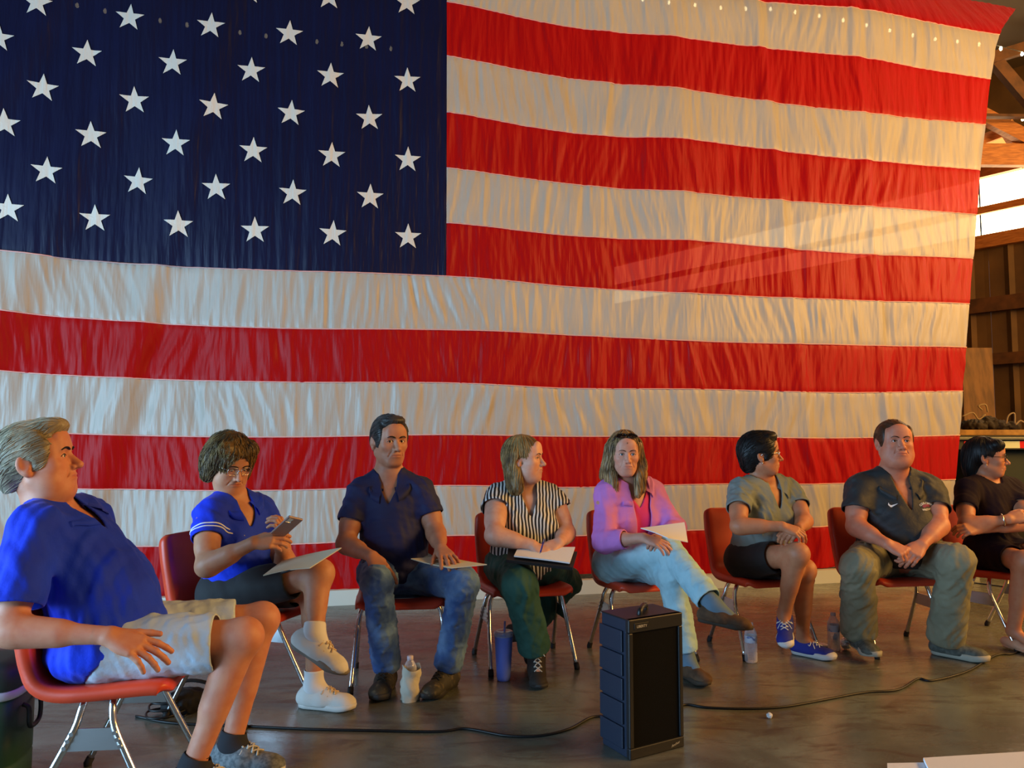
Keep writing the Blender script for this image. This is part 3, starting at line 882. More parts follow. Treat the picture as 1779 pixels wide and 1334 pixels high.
class Body:
    def __init__(s, name_label, j, H, opt):
        s.j = {k: np.asarray(v, float) for k, v in j.items()}; s.H = H; s.o = opt
        j = s.j
        s.hipc = (j['hipL'] + j['hipR']) / 2; s.shc = (j['shL'] + j['shR']) / 2
        s.up = unit(s.shc - s.hipc); s.len = np.linalg.norm(s.shc - s.hipc)
        xr = unit(unit(j['hipR'] - j['hipL']) + unit(j['shR'] - j['shL'])); s.x = unit(xr - s.up * (xr @ s.up)); s.f = np.cross(s.up, s.x)
        s.T = np.array([s.x, s.f, s.up])
        s.xs = unit(j['shR'] - j['shL']); s.fs = unit(np.cross(s.up, s.xs)); s.TS = np.array([s.xs, s.fs, np.cross(s.xs, s.fs)])
        s.xh = unit(j['hipR'] - j['hipL']); s.TH = np.array([s.xh, unit(np.cross([0, 0, 1.0], s.xh)), [0, 0, 1.0]])
        s.root = root_at('person', (float(s.hipc[0]), float(s.hipc[1]), 0.0), name_label, 'person')
        w = opt.get('w', 1.0); d = opt.get('d', 1.0); L = s.len
        T, TS = s.T, s.TS
        sw = np.linalg.norm(j['shR'] - j['shL'])
        P = []
        P.append(EL(s.hipc + np.array([0, 0, .015]), (.168 * w, .125 * d, .105), s.TH, .05, tag='pelvis'))
        P.append(EL(s.hipc + s.up * L * .38 + s.f * .008, (.140 * w, .105 * d, .15), T, .06, tag='waist'))
        P.append(EL(s.hipc + s.up * L * .70 + s.fs * .005, (sw * .44, .112 * d, .165), TS, .06, tag='chest'))
        P.append(RC(j['shL'] - s.up * .020 + s.xs * .03, j['shR'] - s.up * .020 - s.xs * .03, .054, .054, .05, tag='girdle'))
        b = opt.get('belly')
        if b: P.append(EL(s.hipc + s.up * L * b.get('h', .33) + s.f * b.get('f', .05) + s.x * b.get('x', 0), (b['r'] * 1.06, b['r'], b['r'] * b.get('z', 1.1)), T, .06, tag='belly'))
        bu = opt.get('bust')
        if bu:
            for q in (-1, 1): P.append(EL(s.hipc + s.up * L * bu.get('h', .63) + s.fs * bu.get('f', .085) + s.xs * q * .072, (.066 * bu['s'], .058 * bu['s'], .066 * bu['s']), TS, .035, tag='bust'))
        s.torso = P
        nr = opt.get('neck', .054)
        nb = s.shc + s.up * .015 - s.fs * .012
        nt = H.p(0, -.018, -.06)
        s.nb, s.nt, s.nr = nb, nt, nr
        NK = [RC(nb, nt, nr * 1.08, nr, .03, tag='neck')]
        for q in ('L', 'R'): NK.append(RC(nb + (nt - nb) * .50, s.shc + (j['sh' + q] - s.shc) * .80 + s.up * .010, nr * .70, .036, .05, tag='trap'))
        s.neck = NK
        at_ = opt.get('arm', 1.0); lt = opt.get('leg', 1.0)
        s.uparm = {}; s.fore = {}; s.thigh = {}; s.shank = {}; s.hands = []; s.tips = {}; s.handloc = {}
        for q in ('L', 'R'):
            S, E, W = j['sh' + q], j['el' + q], j['wr' + q]
            S2 = S - s.up * .012 + (s.shc - S) * .06
            s.uparm[q] = [RC(S2, E, .052 * at_, .041 * at_, .035, tag='uparm' + q), RC(S + (E - S) * .25, S + (E - S) * .65, .050 * at_, .046 * at_, .03, tag='uparm' + q)]
            s.fore[q] = [RC(E, W, .040 * at_, .0265 * (0.5 + 0.5 * at_), .025, tag='fore' + q), RC(E + (W - E) * .12, E + (W - E) * .5, .043 * at_, .035 * at_, .03, tag='fore' + q)]
            h = opt['hand' + q]
            L2, tp, HL = hand_prims(W, h['d'], h['n'], q, h['c'], h.get('s', .12), h.get('t', (.5, .15, .2)), h.get('sc', opt.get('hs', 1.0)))
            s.hands += [(q, L2)]; s.tips[q] = tp; s.handloc[q] = HL
            Hp, K, A = j['hip' + q], j['kn' + q], j['an' + q]
            s.thigh[q] = [RC(Hp, K, .086 * lt, .056 * lt, .05, tag='thigh' + q)]
            sd = unit(A - K); bk = (Hp - K); bk = unit(bk - sd * (bk @ sd)); s.o.setdefault('bk', {})[q] = bk
            s.shank[q] = [RC(K, A, .052 * lt, .036 * (.4 + .6 * lt), .035, tag='shank' + q), EL(K, (.056 * lt,) * 3, None, .03, tag='shank' + q),
                          RC(K + (A - K) * .16 + bk * .020, K + (A - K) * .55 + bk * .012, .046 * lt, .036 * lt, .04, tag='shank' + q)]
            s.foot = None
    def all_prims(s):
        L = list(s.torso) + s.neck
        for q in ('L', 'R'): L += s.uparm[q] + s.fore[q] + s.thigh[q] + s.shank[q]
        for q in ('L', 'R'):
            A = s.j['an' + q]; fd = s.o['foot' + q]['f']; fu = s.o['foot' + q].get('u', (0, 0, 1)); M = frame(fd, fu)
            L.append(RC(A, A - M[2] * (s.o['foot' + q].get('h', .095) - .045) + M[1] * .10, .034, .022, .02))
        hp = head_prims(s.H, s.o.get('head', {}))
        L += hp
        for q, hl in s.hands: L += hl
        return L
    def build(s, skin, vox=.009, hvox=.0032):
        L = s.all_prims(); H = s.H
        hb = (H.o - .150, H.o + .150)
        boxes = [hb]
        for q, hl in s.hands:
            lo = np.min([p.c - p.R for p in hl], 0) - .012; hi = np.max([p.c + p.R for p in hl], 0) + .012; boxes.append((lo, hi))
        V, Fq = nets(L, vox)
        parts = []
        cen = V[Fq].mean(1)
        keep = np.ones(len(Fq), bool)
        for lo, hi in boxes: keep &= ~((cen > lo + vox * .6) & (cen < hi - vox * .6)).all(1)
        V, Fq = compact(V, Fq[keep]); parts.append((V, Fq))
        for i, (lo, hi) in enumerate(boxes):
            v, f = nets(L, hvox if i == 0 else max(.0032, hvox), box=(lo - .02, hi + .02))
            c = v[f].mean(1); k = ((c > lo - hvox) & (c < hi + hvox)).all(1)
            for lo2, hi2 in boxes[:i]: k &= ~((c > lo2) & (c < hi2)).all(1)
            parts.append(compact(v, f[k]))
        VV = []; FF = []; b = 0
        for v, f in parts: VV.append(v); FF.append(f + b); b += len(v)
        V = np.concatenate(VV); Fq = np.concatenate(FF)
        me = mesh_np('body', V, Fq)
        # natural colour of the skin itself: lips, cheeks, nose
        C = np.ones((len(V), 3), np.float32); q = H.inv(V)
        def blob(c, r, col, st):
            d = ((q - np.array(c)) / np.array(r)); w = np.exp(-(d * d).sum(1))[:, None] * st
            C[:] = C * (1 - w) + C * np.array(col) * w
        lip = s.o.get('lip', (.82, .52, .52)); ruddy = s.o.get('ruddy', .35)
        blob((0, .097, -.061), (.021, .02, .0085), lip, .9)
        for sx in (-1, 1):
            blob((sx * .045, .07, -.028), (.026, .03, .024), (1.0, .78, .74), ruddy)
            blob((sx * .082, -.01, -.005), (.02, .03, .035), (1.0, .76, .72), .5)
        blob((0, .115, -.030), (.018, .02, .016), (1.0, .76, .72), ruddy)
        st = s.o.get('stubble')
        if st:
            blob((0, .08, -.075), (.05, .05, .032), (st, st, st * 1.02), .8)
        set_attr(me, 'tint', C)
        s.body = adopt(obj('body', me, skin), s.root); s.body['label'] = s.o.get('body_label', 'bare skin of the seated figure')
        # eyes
        gaze = s.o.get('gaze', (0, 1, 0))
        for sx in (-1, 1):
            g = H.v(*unit(gaze)); c = H.p(sx * .031, .0770, .0070)
            bm = bmesh.new(); bmesh.ops.create_uvsphere(bm, u_segments=16, v_segments=12, radius=.0122 * H.s)
            R = Vector((0, 0, 1)).rotation_difference(Vector(g)).to_matrix()
            for f in bm.faces:
                n = f.calc_center_median().normalized(); f.material_index = 1 if n.z > .86 else 0
            for v in bm.verts: v.co = R @ v.co + Vector(c)
            adopt(obj('eye', mesh_bm('eye', bm, True), [M_SCLERA, M_IRIS[s.o.get('iris', 'brown')]]), s.root)
        s.hp = head_prims(H, s.o.get('head', {}))
        for sx in (-1, 1):
            pts = s.on_face([(sx * x, z) for x, z in ((.0165, .0068), (.022, .0115), (.031, .0128), (.040, .0108), (.0465, .0055))], .0004)
            adopt(tube('eyelash', spline(pts, 3), .0013 * H.s, M_LASH, seg=5), s.root)
        return s
    def on_face(s, xz, off):
        out = []
        for x, z in xz:
            y = np.linspace(.04, .13, 181); Q = np.array([s.H.p(x, q, z) for q in y], np.float32)
            d = field(s.hp, Q); i = np.where(d < 0)[0]
            out.append(s.H.p(x, (y[i[-1]] if len(i) else .09) + off, z))
        return out
    def brows(s, m, r=.0032, dz=0.0):
        for sx in (-1, 1):
            pts = s.on_face([(sx * x, z + dz) for x, z in ((.011, .0245), (.020, .0285), (.030, .0310), (.040, .0300), (.048, .0255))], r * .25)
            n = 4 * 4 + 1
            adopt(tube('eyebrow', spline(pts, 4), np.interp(np.linspace(0, 1, n), [0, .25, 1], [.8, 1.1, .45]) * r * s.H.s, m, seg=6), s.root)
    def garment(s, name, prims, m, vox=.0075, disp=None, hem=.004, label=None, parent=None, smooth=1, attr=None):
        disp = calm_hems(prims, disp)
        V, Fq = nets(prims, vox, disp)
        V, Fq = drop_caps(V, Fq, prims, vox)
        if smooth: V = relax(V, Fq, smooth, .4)
        V = smooth_hems(V, Fq)
        me = mesh_np(name, V, Fq)
        if hem: rimmed(me, hem)
        o = obj(name, me, m)
        if parent is None: adopt(o, s.root)
        else: adopt(o, s.root); adopt_sub(o, parent)
        if label: o['label'] = label
        return o
def adopt_sub(o, part):
    """make o a sub-part of a part that already keeps world coordinates"""
    o.parent = part; o.matrix_parent_inverse = Matrix.Identity(4)
    return o

def torso_garment(B, ease=.014, sleeve=None, flare=.018, hem=None, extra=(), open_r=.066, vneck=None, uparm=True, sleeve_r=.058, nb_lift=.012):
    """shirt prims: torso grown, sleeves to fraction `sleeve`, neck opening"""
    L = [p.grow(ease) for p in B.torso]
    L += [p.grow(ease * .9) for p in B.neck if p.tag == 'trap']
    cuts = []
    for q in ('L', 'R'):
        S, E = B.j['sh' + q], B.j['el' + q]; at_ = B.o.get('arm', 1.0)
        t = sleeve if not isinstance(sleeve, dict) else sleeve[q]
        if t is None: continue
        if t <= 1.0:
            e = S + (E - S) * t
            d = unit(E - S); L.append(RCC(S - B.up * .016 + (B.shc - S) * .08, e, (sleeve_r) * at_ + ease * .4, (.046) * at_ + flare, .04, e, d))
        else:
            W = B.j['wr' + q]; e = E + (W - E) * (t - 1)
            L.append(RC(S - B.up * .016 + (B.shc - S) * .08, E, (sleeve_r) * at_ + ease * .4, .050 * at_ + flare * .8, .04)); d = unit(W - E); L.append(RCC(E, e, .050 * at_ + flare * .8, .036 * at_ + flare, .03, e, d))
    L += list(extra)
    if hem is not None: cuts.append(CUT(hem[0], hem[1], hem[2] if len(hem) > 2 else .6))
    ax = unit(B.nt - B.nb)
    L.append(RC(B.nb - ax * .01 + B.fs * .006, B.nb + ax * .25, open_r, open_r + .02, 0, -1, 'open'))
    if vneck is not None:
        L.append(WEDGE(B.nb, B.TS, vneck[0], vneck[1]))
    return L + cuts

def collar(B, shirt, m, h=.034, drop=.045, gap=24, r=.070, name='collar', pts=.030, parent=None):
    """folded polo collar laid around the neck and down onto the shirt"""
    bm = bmesh.new(); bm.from_mesh(shirt.data); bv = BVHTree.FromBMesh(bm); bm.free()
    ax = unit(B.nt - B.nb); f = unit(B.fs - ax * (B.fs @ ax)); x = np.cross(f, ax)
    n = 41; rows = []
    for i in range(n):
        a = math.radians(-180 + gap + (360 - 2 * gap) * i / (n - 1))     # 0 = back
        fr = abs(a) / math.pi                                           # 0 back .. 1 front
        d = -f * math.cos(a) + x * math.sin(a)
        c = B.nb + f * (.006 + .012 * fr)
        base = c + d * r * (1 + .05 * fr) + ax * (.004 - .030 * fr ** 2)
        top = c + d * (r * .97) + ax * (h * (1 - .55 * fr ** 2) - .022 * fr ** 2)
        tip = max(0, (fr - .60) / .40)
        low = c + d * (r + .040 + pts * tip ** 1.5 * .75) + ax * (-.016 - .045 * fr ** 2 - pts * tip)
        hit = bv.find_nearest(Vector(low))
        if hit[0] is not None: low = np.array(hit[0]) + np.array(hit[1]) * .007
        mid = top * .35 + low * .65 + d * .010 + ax * .004
        hit = bv.find_nearest(Vector(mid))
        if hit[0] is not None:
            nn = np.array(hit[1]); sd = (mid - np.array(hit[0])) @ nn
            if sd < .009: mid = mid + nn * (.009 - sd)
        rows.append([base - ax * .012, base * .5 + top * .5 + d * .001, top, top + d * .006 + ax * .001, mid, low, low - d * .004 - ax * .003])
    P = np.array(rows); me = mesh_np(name, P.reshape(-1, 3), grid_faces(n, P.shape[1]))
    o = adopt(obj(name, me, m), B.root)
    adopt_sub(o, shirt)
    return o

def decal(shirt, org, right, up, V2, Fs, m, name, off=.0016, parent_label=None):
    """flat print pressed onto the cloth: V2 are metres along right / up"""
    bm = bmesh.new(); bm.from_mesh(shirt.data); bv = BVHTree.FromBMesh(bm); bm.free()
    right, up = unit(right), unit(up); nrm = unit(np.cross(right, up)); P = []
    for x, y in V2:
        p = org + right * x + up * y
        h = bv.ray_cast(Vector(p + nrm * .25), Vector(-nrm), .5)
        if h[0] is None: h = bv.find_nearest(Vector(p))
        nn = np.array(h[1]); nn = nn if nn @ nrm > 0 else -nn
        P.append(np.array(h[0]) + (nn * .4 + nrm * .6) * off)
    o = obj(name, polys_mesh(name, [(P, Fs)], False), m)
    o.parent = shirt
    if parent_label: o['label'] = parent_label
    return o
def poly2d(outline, n=3):
    """fan triangulated small print"""
    c = np.mean(outline, 0); V = [tuple(c)] + [tuple(p) for p in outline]
    return V, [(0, i + 1, (i + 1) % len(outline) + 1) for i in range(len(outline))]
def text2d(txt, size, arc=0.0):
    cu = bpy.data.curves.new('lettering', 'FONT'); cu.body = txt; cu.size = size; cu.align_x = 'CENTER'; cu.resolution_u = 2
    cu.offset = size * .018
    t = bpy.data.objects.new('lettering', cu); COL.objects.link(t)
    dg = bpy.context.evaluated_depsgraph_get(); me = t.evaluated_get(dg).to_mesh()
    V = []; 
    for v in me.vertices:
        x, y = v.co.x, v.co.y
        if arc: a = x / arc; V.append(((arc + y) * math.sin(a), (arc + y) * math.cos(a) - arc))
        else: V.append((x, y))
    Fs = [tuple(p.vertices) for p in me.polygons]
    t.to_mesh_clear(); bpy.data.objects.remove(t); bpy.data.curves.remove(cu)
    return V, Fs

# ------------------------------------------------------------------ hair
def hair(B, prims, m, flow, vox=.0045, disp=None, strands=500, slen=.06, srad=.0016, seed=3, lift=.0015, name='hair', label=None, spawn=None, jit=.35):
    """hair volume plus combed strands that follow it; flow(local pts) -> local direction"""
    V, Fq = nets(prims, vox, disp, pad=.02)
    parts = [(V, Fq)]
    r = np.random.RandomState(seed)
    tint = [np.full(len(V), .78, np.float32)]
    if strands:
        tri = V[Fq]; ar = np.linalg.norm(np.cross(tri[:, 2] - tri[:, 0], tri[:, 3] - tri[:, 1]), axis=1)
        ids = r.choice(len(Fq), strands, p=ar / ar.sum()); P = tri[ids].mean(1).astype(np.float64)
        if spawn is not None: P = P[spawn(B.H.inv(P))]
        n = len(P); steps = 7; ln = slen * r.uniform(.6, 1.3, n); jitv = r.normal(size=(n, 3)) * jit
        pts = [P]
        def grad(Q):
            e = .002; g = np.stack([field(prims, (Q + np.eye(3)[i] * e).astype(np.float32), disp) - field(prims, (Q - np.eye(3)[i] * e).astype(np.float32), disp) for i in range(3)], 1)
            return g / (np.linalg.norm(g, axis=1)[:, None] + 1e-9)
        lf = lift * r.uniform(-.3, 1.6, n)
        for k in range(steps):
            Q = pts[-1]; g = grad(Q); fl = flow(B.H.inv(Q)) @ B.H.M + jitv * .5
            fl = fl - g * np.sum(fl * g, 1)[:, None]; fl /= np.linalg.norm(fl, axis=1)[:, None] + 1e-9
            Q = Q + fl * (ln / steps)[:, None]
            d = field(prims, Q.astype(np.float32), disp); g = grad(Q)
            Q = Q - g * (d - lf)[:, None]
            pts.append(Q)
        S = np.stack(pts, 1)                              # n x steps+1 x 3
        T = np.gradient(S, axis=1); T /= np.linalg.norm(T, axis=2)[..., None] + 1e-9
        up = np.array([.3, .2, .9]); N = np.cross(T, up); N /= np.linalg.norm(N, axis=2)[..., None] + 1e-9; Bn = np.cross(T, N)
        prof = np.sin(np.linspace(.35, math.pi - .12, steps + 1)); rad = srad * r.uniform(.6, 1.4, n)
        rings = []
        for a in (0, 2.094, 4.189):
            rings.append(S + (rad[:, None] * prof[None])[..., None] * (math.cos(a) * N + math.sin(a) * Bn))
        R = np.stack(rings, 2).reshape(-1, 3)             # n,(steps+1),3
        m1 = steps + 1
        base = (np.arange(n) * m1 * 3)[:, None, None]; i = np.arange(steps)[None, :, None]; q = np.arange(3)[None, None, :]; q2 = (q + 1) % 3
        f = np.stack([base + i * 3 + q, base + i * 3 + q2, base + (i + 1) * 3 + q2, base + (i + 1) * 3 + q], -1).reshape(-1, 4)
        parts.append((R.astype(np.float32), f)); tint.append(np.repeat(r.uniform(.55, 1.6, n), m1 * 3).astype(np.float32))
    VV = []; FF = []; b = 0
    for v, f in parts: VV.append(v); FF.append(f + b); b += len(v)
    me = mesh_np(name, np.concatenate(VV), np.concatenate(FF)); set_attr(me, 'tint', np.concatenate(tint)[:, None])
    o = adopt(obj(name, me, m), B.root)
    if label: o['label'] = label
    return o
def hair_mat(name, c, c2, rough=.45):
    return mat(name, c, rough, noise=(14, c2, .35, .68), bump=(90, .35, .004, (1, 1, .25)), attr='tint', spec=.35)

# ------------------------------------------------------------------ shoes
def shoe(B, side, A, fwd, m_up, m_sole, up=(0, 0, 1), sc=1.0, h=.088, kind='sneaker', m_lace=None, m_toe=None, sole_t=.024, high=0, label=None, seed=1):
    """shoe > sole, laces; A ankle joint, sole plane h below it"""
    M = frame(fwd, up); S = Loc(A - M[2] * h, M, sc)
    t = sole_t
    L = [S.rc((0, -.038, .046), (0, .045, .044), .035, .037, .03), S.rc((0, .045, .044), (0, .135, .030), .038, .030, .03),
         S.el((.004 if side == 'R' else -.004, .140, .030), (.043, .050, .027), .03), S.el((0, .02, .028), (.036, .09, .028), .03),
         S.rc((0, -.012, .05), (0, -.010, .078 + high), .040, .038 + high * .05, .02), S.rc((0, .015, .066), (0, .060, .058), .030, .026, .02)]
    if kind == 'boot': L += [S.rc((0, -.008, .06), (0, -.012, .185), .045, .050, .02), S.rc((0, .0, .120), (0, .055, .075), .044, .036, .02)]
    ct = [CUT(S.p(0, 0, t * .55), S.v(0, 0, -1), .4)]
    if kind == 'flat':
        L = [S.rc((0, -.050, .034), (0, .02, .030), .028, .030, .03), S.el((0, .135, .024), (.038, .055, .022), .03), S.el((0, .05, .02), (.032, .10, .020), .03)]
    top = S.p(0, -.010, (.185 if kind == 'boot' else .078) + high + .012)
    if kind != 'flat': ct.append(CUT(top, S.v(0, 0, 1), .09))
    o = B.garment('shoe', L + ct, m_up, vox=.005, hem=.004, smooth=1, label=label, disp=wrinkle(seed, .0012, .03))
    # sole
    ys = np.linspace(-.068, .192, 22); half = np.interp(ys, [-.068, -.060, -.035, .02, .06, .12, .155, .178, .192], [.004, .020, .032, .030, .034, .045, .042, .028, .004])
    shift = (1 if side == 'R' else -1) * np.interp(ys, [-.068, .02, .12, .192], [0, -.004, .002, -.006])
    ring = [(shift[i] + half[i], ys[i]) for i in range(len(ys))] + [(shift[i] - half[i], ys[i]) for i in reversed(range(len(ys)))]
    lift = lambda y: max(0, (y - .13)) * .16
    V = []; Fs = []; N = len(ring)
    for off, z in ((-.005, .0), (.001, .004), (.003, t), (-.004, t + .003)):
        for x, y in ring:
            q = math.hypot(x, y) + 1e-6; V.append(S.p(x * (1 + off / .04), y * (1 + off / .1), z + lift(y) * (1 if z < .01 else .6)))
    for k in range(3):
        for i in range(N): Fs.append((k * N + i, k * N + (i + 1) % N, (k + 1) * N + (i + 1) % N, (k + 1) * N + i))
    for k in (0, 3):
        for i in range(N // 2 - 1):
            a, b, c, d = k * N + i, k * N + i + 1, k * N + N - 2 - i, k * N + N - 1 - i
            Fs.append((a, b, c, d) if k == 3 else (d, c, b, a))
    so = adopt(obj('sole', polys_mesh('sole', [(V, Fs)]), m_sole), B.root); adopt_sub(so, o)
    if m_lace:
        parts = []
        bm = bmesh.new(); bm.from_mesh(o.data); bv = BVHTree.FromBMesh(bm); bm.free()
        def surf(x, y):
            p = S.p(x, y, .16); hh = bv.ray_cast(Vector(p), Vector(-S.M[2]), .2)
            return (np.array(hh[0]) + S.M[2] * .003) if hh[0] is not None else S.p(x, y, .07)
        for i, y in enumerate((.045, .062, .079, .096)):
            parts.append(tube_np([surf(x, y + .010 * (x / .02)) for x in np.linspace(-.020, .020, 5)], .0028 * sc, 6))
            parts.append(tube_np([surf(x, y - .010 * (x / .02)) for x in np.linspace(-.020, .020, 5)], .0028 * sc, 6))
        k = surf(0, .043) + S.M[2] * .004
        for sx in (-1, 1):
            parts.append(tube_np(spline([k, k + S.v(sx * .022, .014, .010), k + S.v(sx * .040, .012, -.004), k + S.v(sx * .026, .000, .001), k], 5), .0028 * sc, 6))
            parts.append(tube_np(spline([k, k + S.v(sx * .018, .022, .006), k + S.v(sx * .036, .040, -.016)], 5), .0028 * sc, 6))
        lo = adopt(obj('laces', polys_mesh('laces', parts), m_lace), B.root); adopt_sub(lo, o)
    if m_toe:
        tp = [S.el((0, .152, .026), (.0445, .045, .0285), .01), CUT(S.p(0, .135, 0), S.v(0, -1, 0), .3), CUT(S.p(0, 0, t * .6), S.v(0, 0, -1), .4)]
        to = B.garment('toe_cap', tp, m_toe, vox=.005, hem=0, smooth=1); adopt_sub(to, o)
    return o, S
def sock(B, q, m, t0=.70, name='sock', ease=.004):
    K, A = B.j['kn' + q], B.j['an' + q]; d = unit(A - K); st = A + (K - A) * (1 - t0)
    lt = B.o.get('leg', 1.0); r1 = .036 * (.4 + .6 * lt)
    M = frame(B.o['foot' + q]['f'], B.o['foot' + q].get('u', (0, 0, 1)))
    L = [RCC(A, st, r1 + ease + .001, (.052 * lt + (r1 - .052 * lt) * t0) + ease + .003, .02, st, -d), RC(A, A - M[2] * .040 + M[1] * .075, r1 + ease + .002, .034, .03)]
    return B.garment(name, L, m, vox=.006, hem=.003, smooth=1)
# ------------------------------------------------------------------ molded chairs
M_SHELL = mat('orange_red_plastic', srgb(216, 70, 38), 0.40, noise=(7, srgb(200, 60, 32), 0.4, 0.7), bump=(300, 0.06, 0.001))
M_RUBBER = mat('black_rubber', srgb(24, 22, 22), 0.7)
M_UNDER = mat('steel_plate', (0.55, 0.56, 0.57), 0.3, metal=1.0)
def chair_meshes():
    prof = spline([(.222, .395), (.218, .418), (.190, .434), (.10, .432), (-.02, .424), (-.12, .424), (-.178, .447), (-.205, .500), (-.222, .585), (-.245, .70), (-.258, .765), (-.264, .795)], 4)
    n = len(prof); half = np.interp(np.linspace(0, 1, n), [0, .06, .15, .40, .52, .62, .80, .92, .97, 1.0], [.165, .195, .212, .222, .215, .208, .216, .210, .200, .180])
    rows = []
    T = np.gradient(prof, axis=0); T /= np.linalg.norm(T, axis=1)[:, None]
    N = np.stack([T[:, 1], -T[:, 0]], 1)                   # towards the sitter
    if N[4][1] < 0: N = -N
    t = np.array([-1.03, -1.035, -1.0, -.93, -.8, -.55, -.28, 0, .28, .55, .8, .93, 1.0, 1.035, 1.03])
    dn = np.array([-.036, -.012, .002, .006, .002, -.006, -.010, -.011, -.010, -.006, .002, .006, .002, -.012, -.036])
    for i in range(n):
        fade = float(np.interp(i, [0, 5, n - 6, n - 1], [.45, 1, 1, .6]))
        rows.append([(t[j] * half[i], prof[i][0] + N[i][0] * dn[j] * fade, prof[i][1] + N[i][1] * dn[j] * fade) for j in range(len(t))])
    P = np.array(rows); f = grid_faces(n, len(t))
    shell = mesh_np('shell', P.reshape(-1, 3), f)
    bm = bmesh.new(); bm.from_mesh(shell)
    bmesh.ops.solidify(bm, geom=bm.faces[:], thickness=.006)
    bmesh.ops.recalc_face_normals(bm, faces=bm.faces[:])
    shell = mesh_bm('shell', bm, True); shell.materials.append(M_SHELL)
    # two bent tubes, each makes a left and a right leg
    legs = []
    for sy in (1, -1):
        for sx in (1, -1):
            pts = spline([(0, sy * .040, .408), (sx * .10, sy * .040, .407), (sx * .165, sy * .042, .398), (sx * .198, sy * .048, .360), (sx * .212, sy * .062, .300), (sx * .222, sy * .115, .190), (sx * .236, sy * .205, .012)], 5)
            me = polys_mesh('leg', [tube_np(pts, .0118, 10)]); me.materials.append(M_CHROME)
            e = pts[-1]; d = unit(pts[-1] - pts[-2])
            fm = polys_mesh('rubber_foot', [tube_np([e - d * .022, e + d * .004, (e[0], e[1], 0.0)], [.0145, .015, .0145], 10)]); fm.materials.append(M_RUBBER)
            legs.append((me, fm))
    plates = []
    for sx in (1, -1):
        bm = bmesh.new()
        z0, z1 = .232, .300
        def y_at(z): return np.interp(z, [.19, .30, .36], [.115, .062, .048])
        def x_at(z): return sx * np.interp(z, [.19, .30, .36], [.222, .212, .198])
        V = []
        for z in (z0, z1):
            for s in (-1, 1):
                for o in (-.003, .003): V.append((x_at(z) + o, s * y_at(z) * 1.0, z))
        Fq = [(0, 1, 3, 2), (4, 6, 7, 5), (0, 4, 5, 1), (2, 3, 7, 6), (0, 2, 6, 4), (1, 5, 7, 3)]
        parts = [(V, Fq)]
        for s in (-1, 1):
            for z in (.245, .266, .287):
                c = np.array([x_at(z) + sx * .011, s * y_at(z) * .97, z])
                parts.append(tube_np([c - [sx * .012, 0, 0], c + [sx * .003, 0, 0]], .0075, 8))
        bm.free()
        me = polys_mesh('side_plate', parts, False); me.materials.append(M_UNDER); plates.append(me)
    bm = bmesh.new(); box_bm(bm, (-.10, -.075, .400), (.10, .075, .422), bevel=.004)
    pad = mesh_bm('seat_mount', bm); pad.materials.append(M_UNDER)
    return shell, legs, plates, pad
CH = chair_meshes()
def chair(cx, cy, yaw, label):
    r = empty('molded_chair', label, 'chair', 'orange molded chairs in the row', (cx, cy, 0))
    r.rotation_euler = (0, 0, math.radians(180 + yaw))
    def link(nm, me, p):
        o = bpy.data.objects.new(nm, me); COL.objects.link(o); o.parent = p; return o
    link('shell', CH[0], r); link('seat_mount', CH[3], r)
    for me, fm in CH[1]: link('rubber_foot', fm, link('leg', me, r))
    for me in CH[2]: link('side_plate', me, r)
    return r
# ------------------------------------------------------------------ the eight seated people
def at_z(px, py, z):
    d = ray(px, py); t = (z - CAM_H) / d[2]; return np.array([d[0] * t, d[1] * t, z])
def mid(A, Bp, px, py, La, Lb, near=None):
    """joint on a pixel's ray that best suits two limb lengths"""
    d = ray(px, py); o = np.array([0, 0, CAM_H]); t0 = (A - o) @ d
    ts = np.linspace(t0 - .6, t0 + .6, 481); P = o + ts[:, None] * d
    e = (np.linalg.norm(P - A, axis=1) - La) ** 2 + (np.linalg.norm(P - Bp, axis=1) - Lb) ** 2
    if near is not None: e = e + np.where((ts < t0) == near, 0, .0)
    return P[np.argmin(e)]
def hips(px, Y, yaw, z=.52, w=.095):
    c = at(px, 960, Y); c[2] = z; M = yaw_pitch(yaw); return c, c - M[0] * w, c + M[0] * w, M
DEBUG = []
def check(nm, j):
    D = lambda a, b: round(float(np.linalg.norm(j[a] - j[b])), 3)
    DEBUG.append((nm, 'thigh', D('hipL', 'knL'), D('hipR', 'knR'), 'shank', D('knL', 'anL'), D('knR', 'anR'), 'uparm', D('shL', 'elL'), D('shR', 'elR'), 'fore', D('elL', 'wrL'), D('elR', 'wrR'), 'sh', D('shL', 'shR'),
                  'torso', round(float(np.linalg.norm((j['shL'] + j['shR'] - j['hipL'] - j['hipR']) / 2)), 3)))
REST = [(12, 18, 10), (14, 20, 12), (16, 22, 12), (18, 24, 14)]
CURL = [(35, 45, 25), (40, 50, 28), (42, 52, 30), (44, 54, 30)]
GRIP = [(45, 60, 35), (50, 62, 38), (52, 64, 40), (52, 64, 40)]
def down_flow(q):
    f = np.zeros_like(q); c = q - np.array([0, -.02, .11]); f += c / (np.linalg.norm(c, axis=1)[:, None] + 1e-6); f[:, 2] -= 1.1; return f
def back_flow(q):
    f = np.zeros_like(q); f[:, 1] = -1; f[:, 2] = -.35 - np.clip(-(q[:, 1] + .03) * 9, 0, 1.2); f[:, 0] = q[:, 0] * 3; return f
def cap_prims(H, grow=.008, fz=0.0, w=1.0, back=0.0):
    """scalp-hugging hair volume with the face, ears and nape cleared"""
    return [H.el((0, -.016 - back * .3, .038), (.076 * w + grow, .096 + grow + back, .087 + grow + fz), k=.02)]
LP = srgb

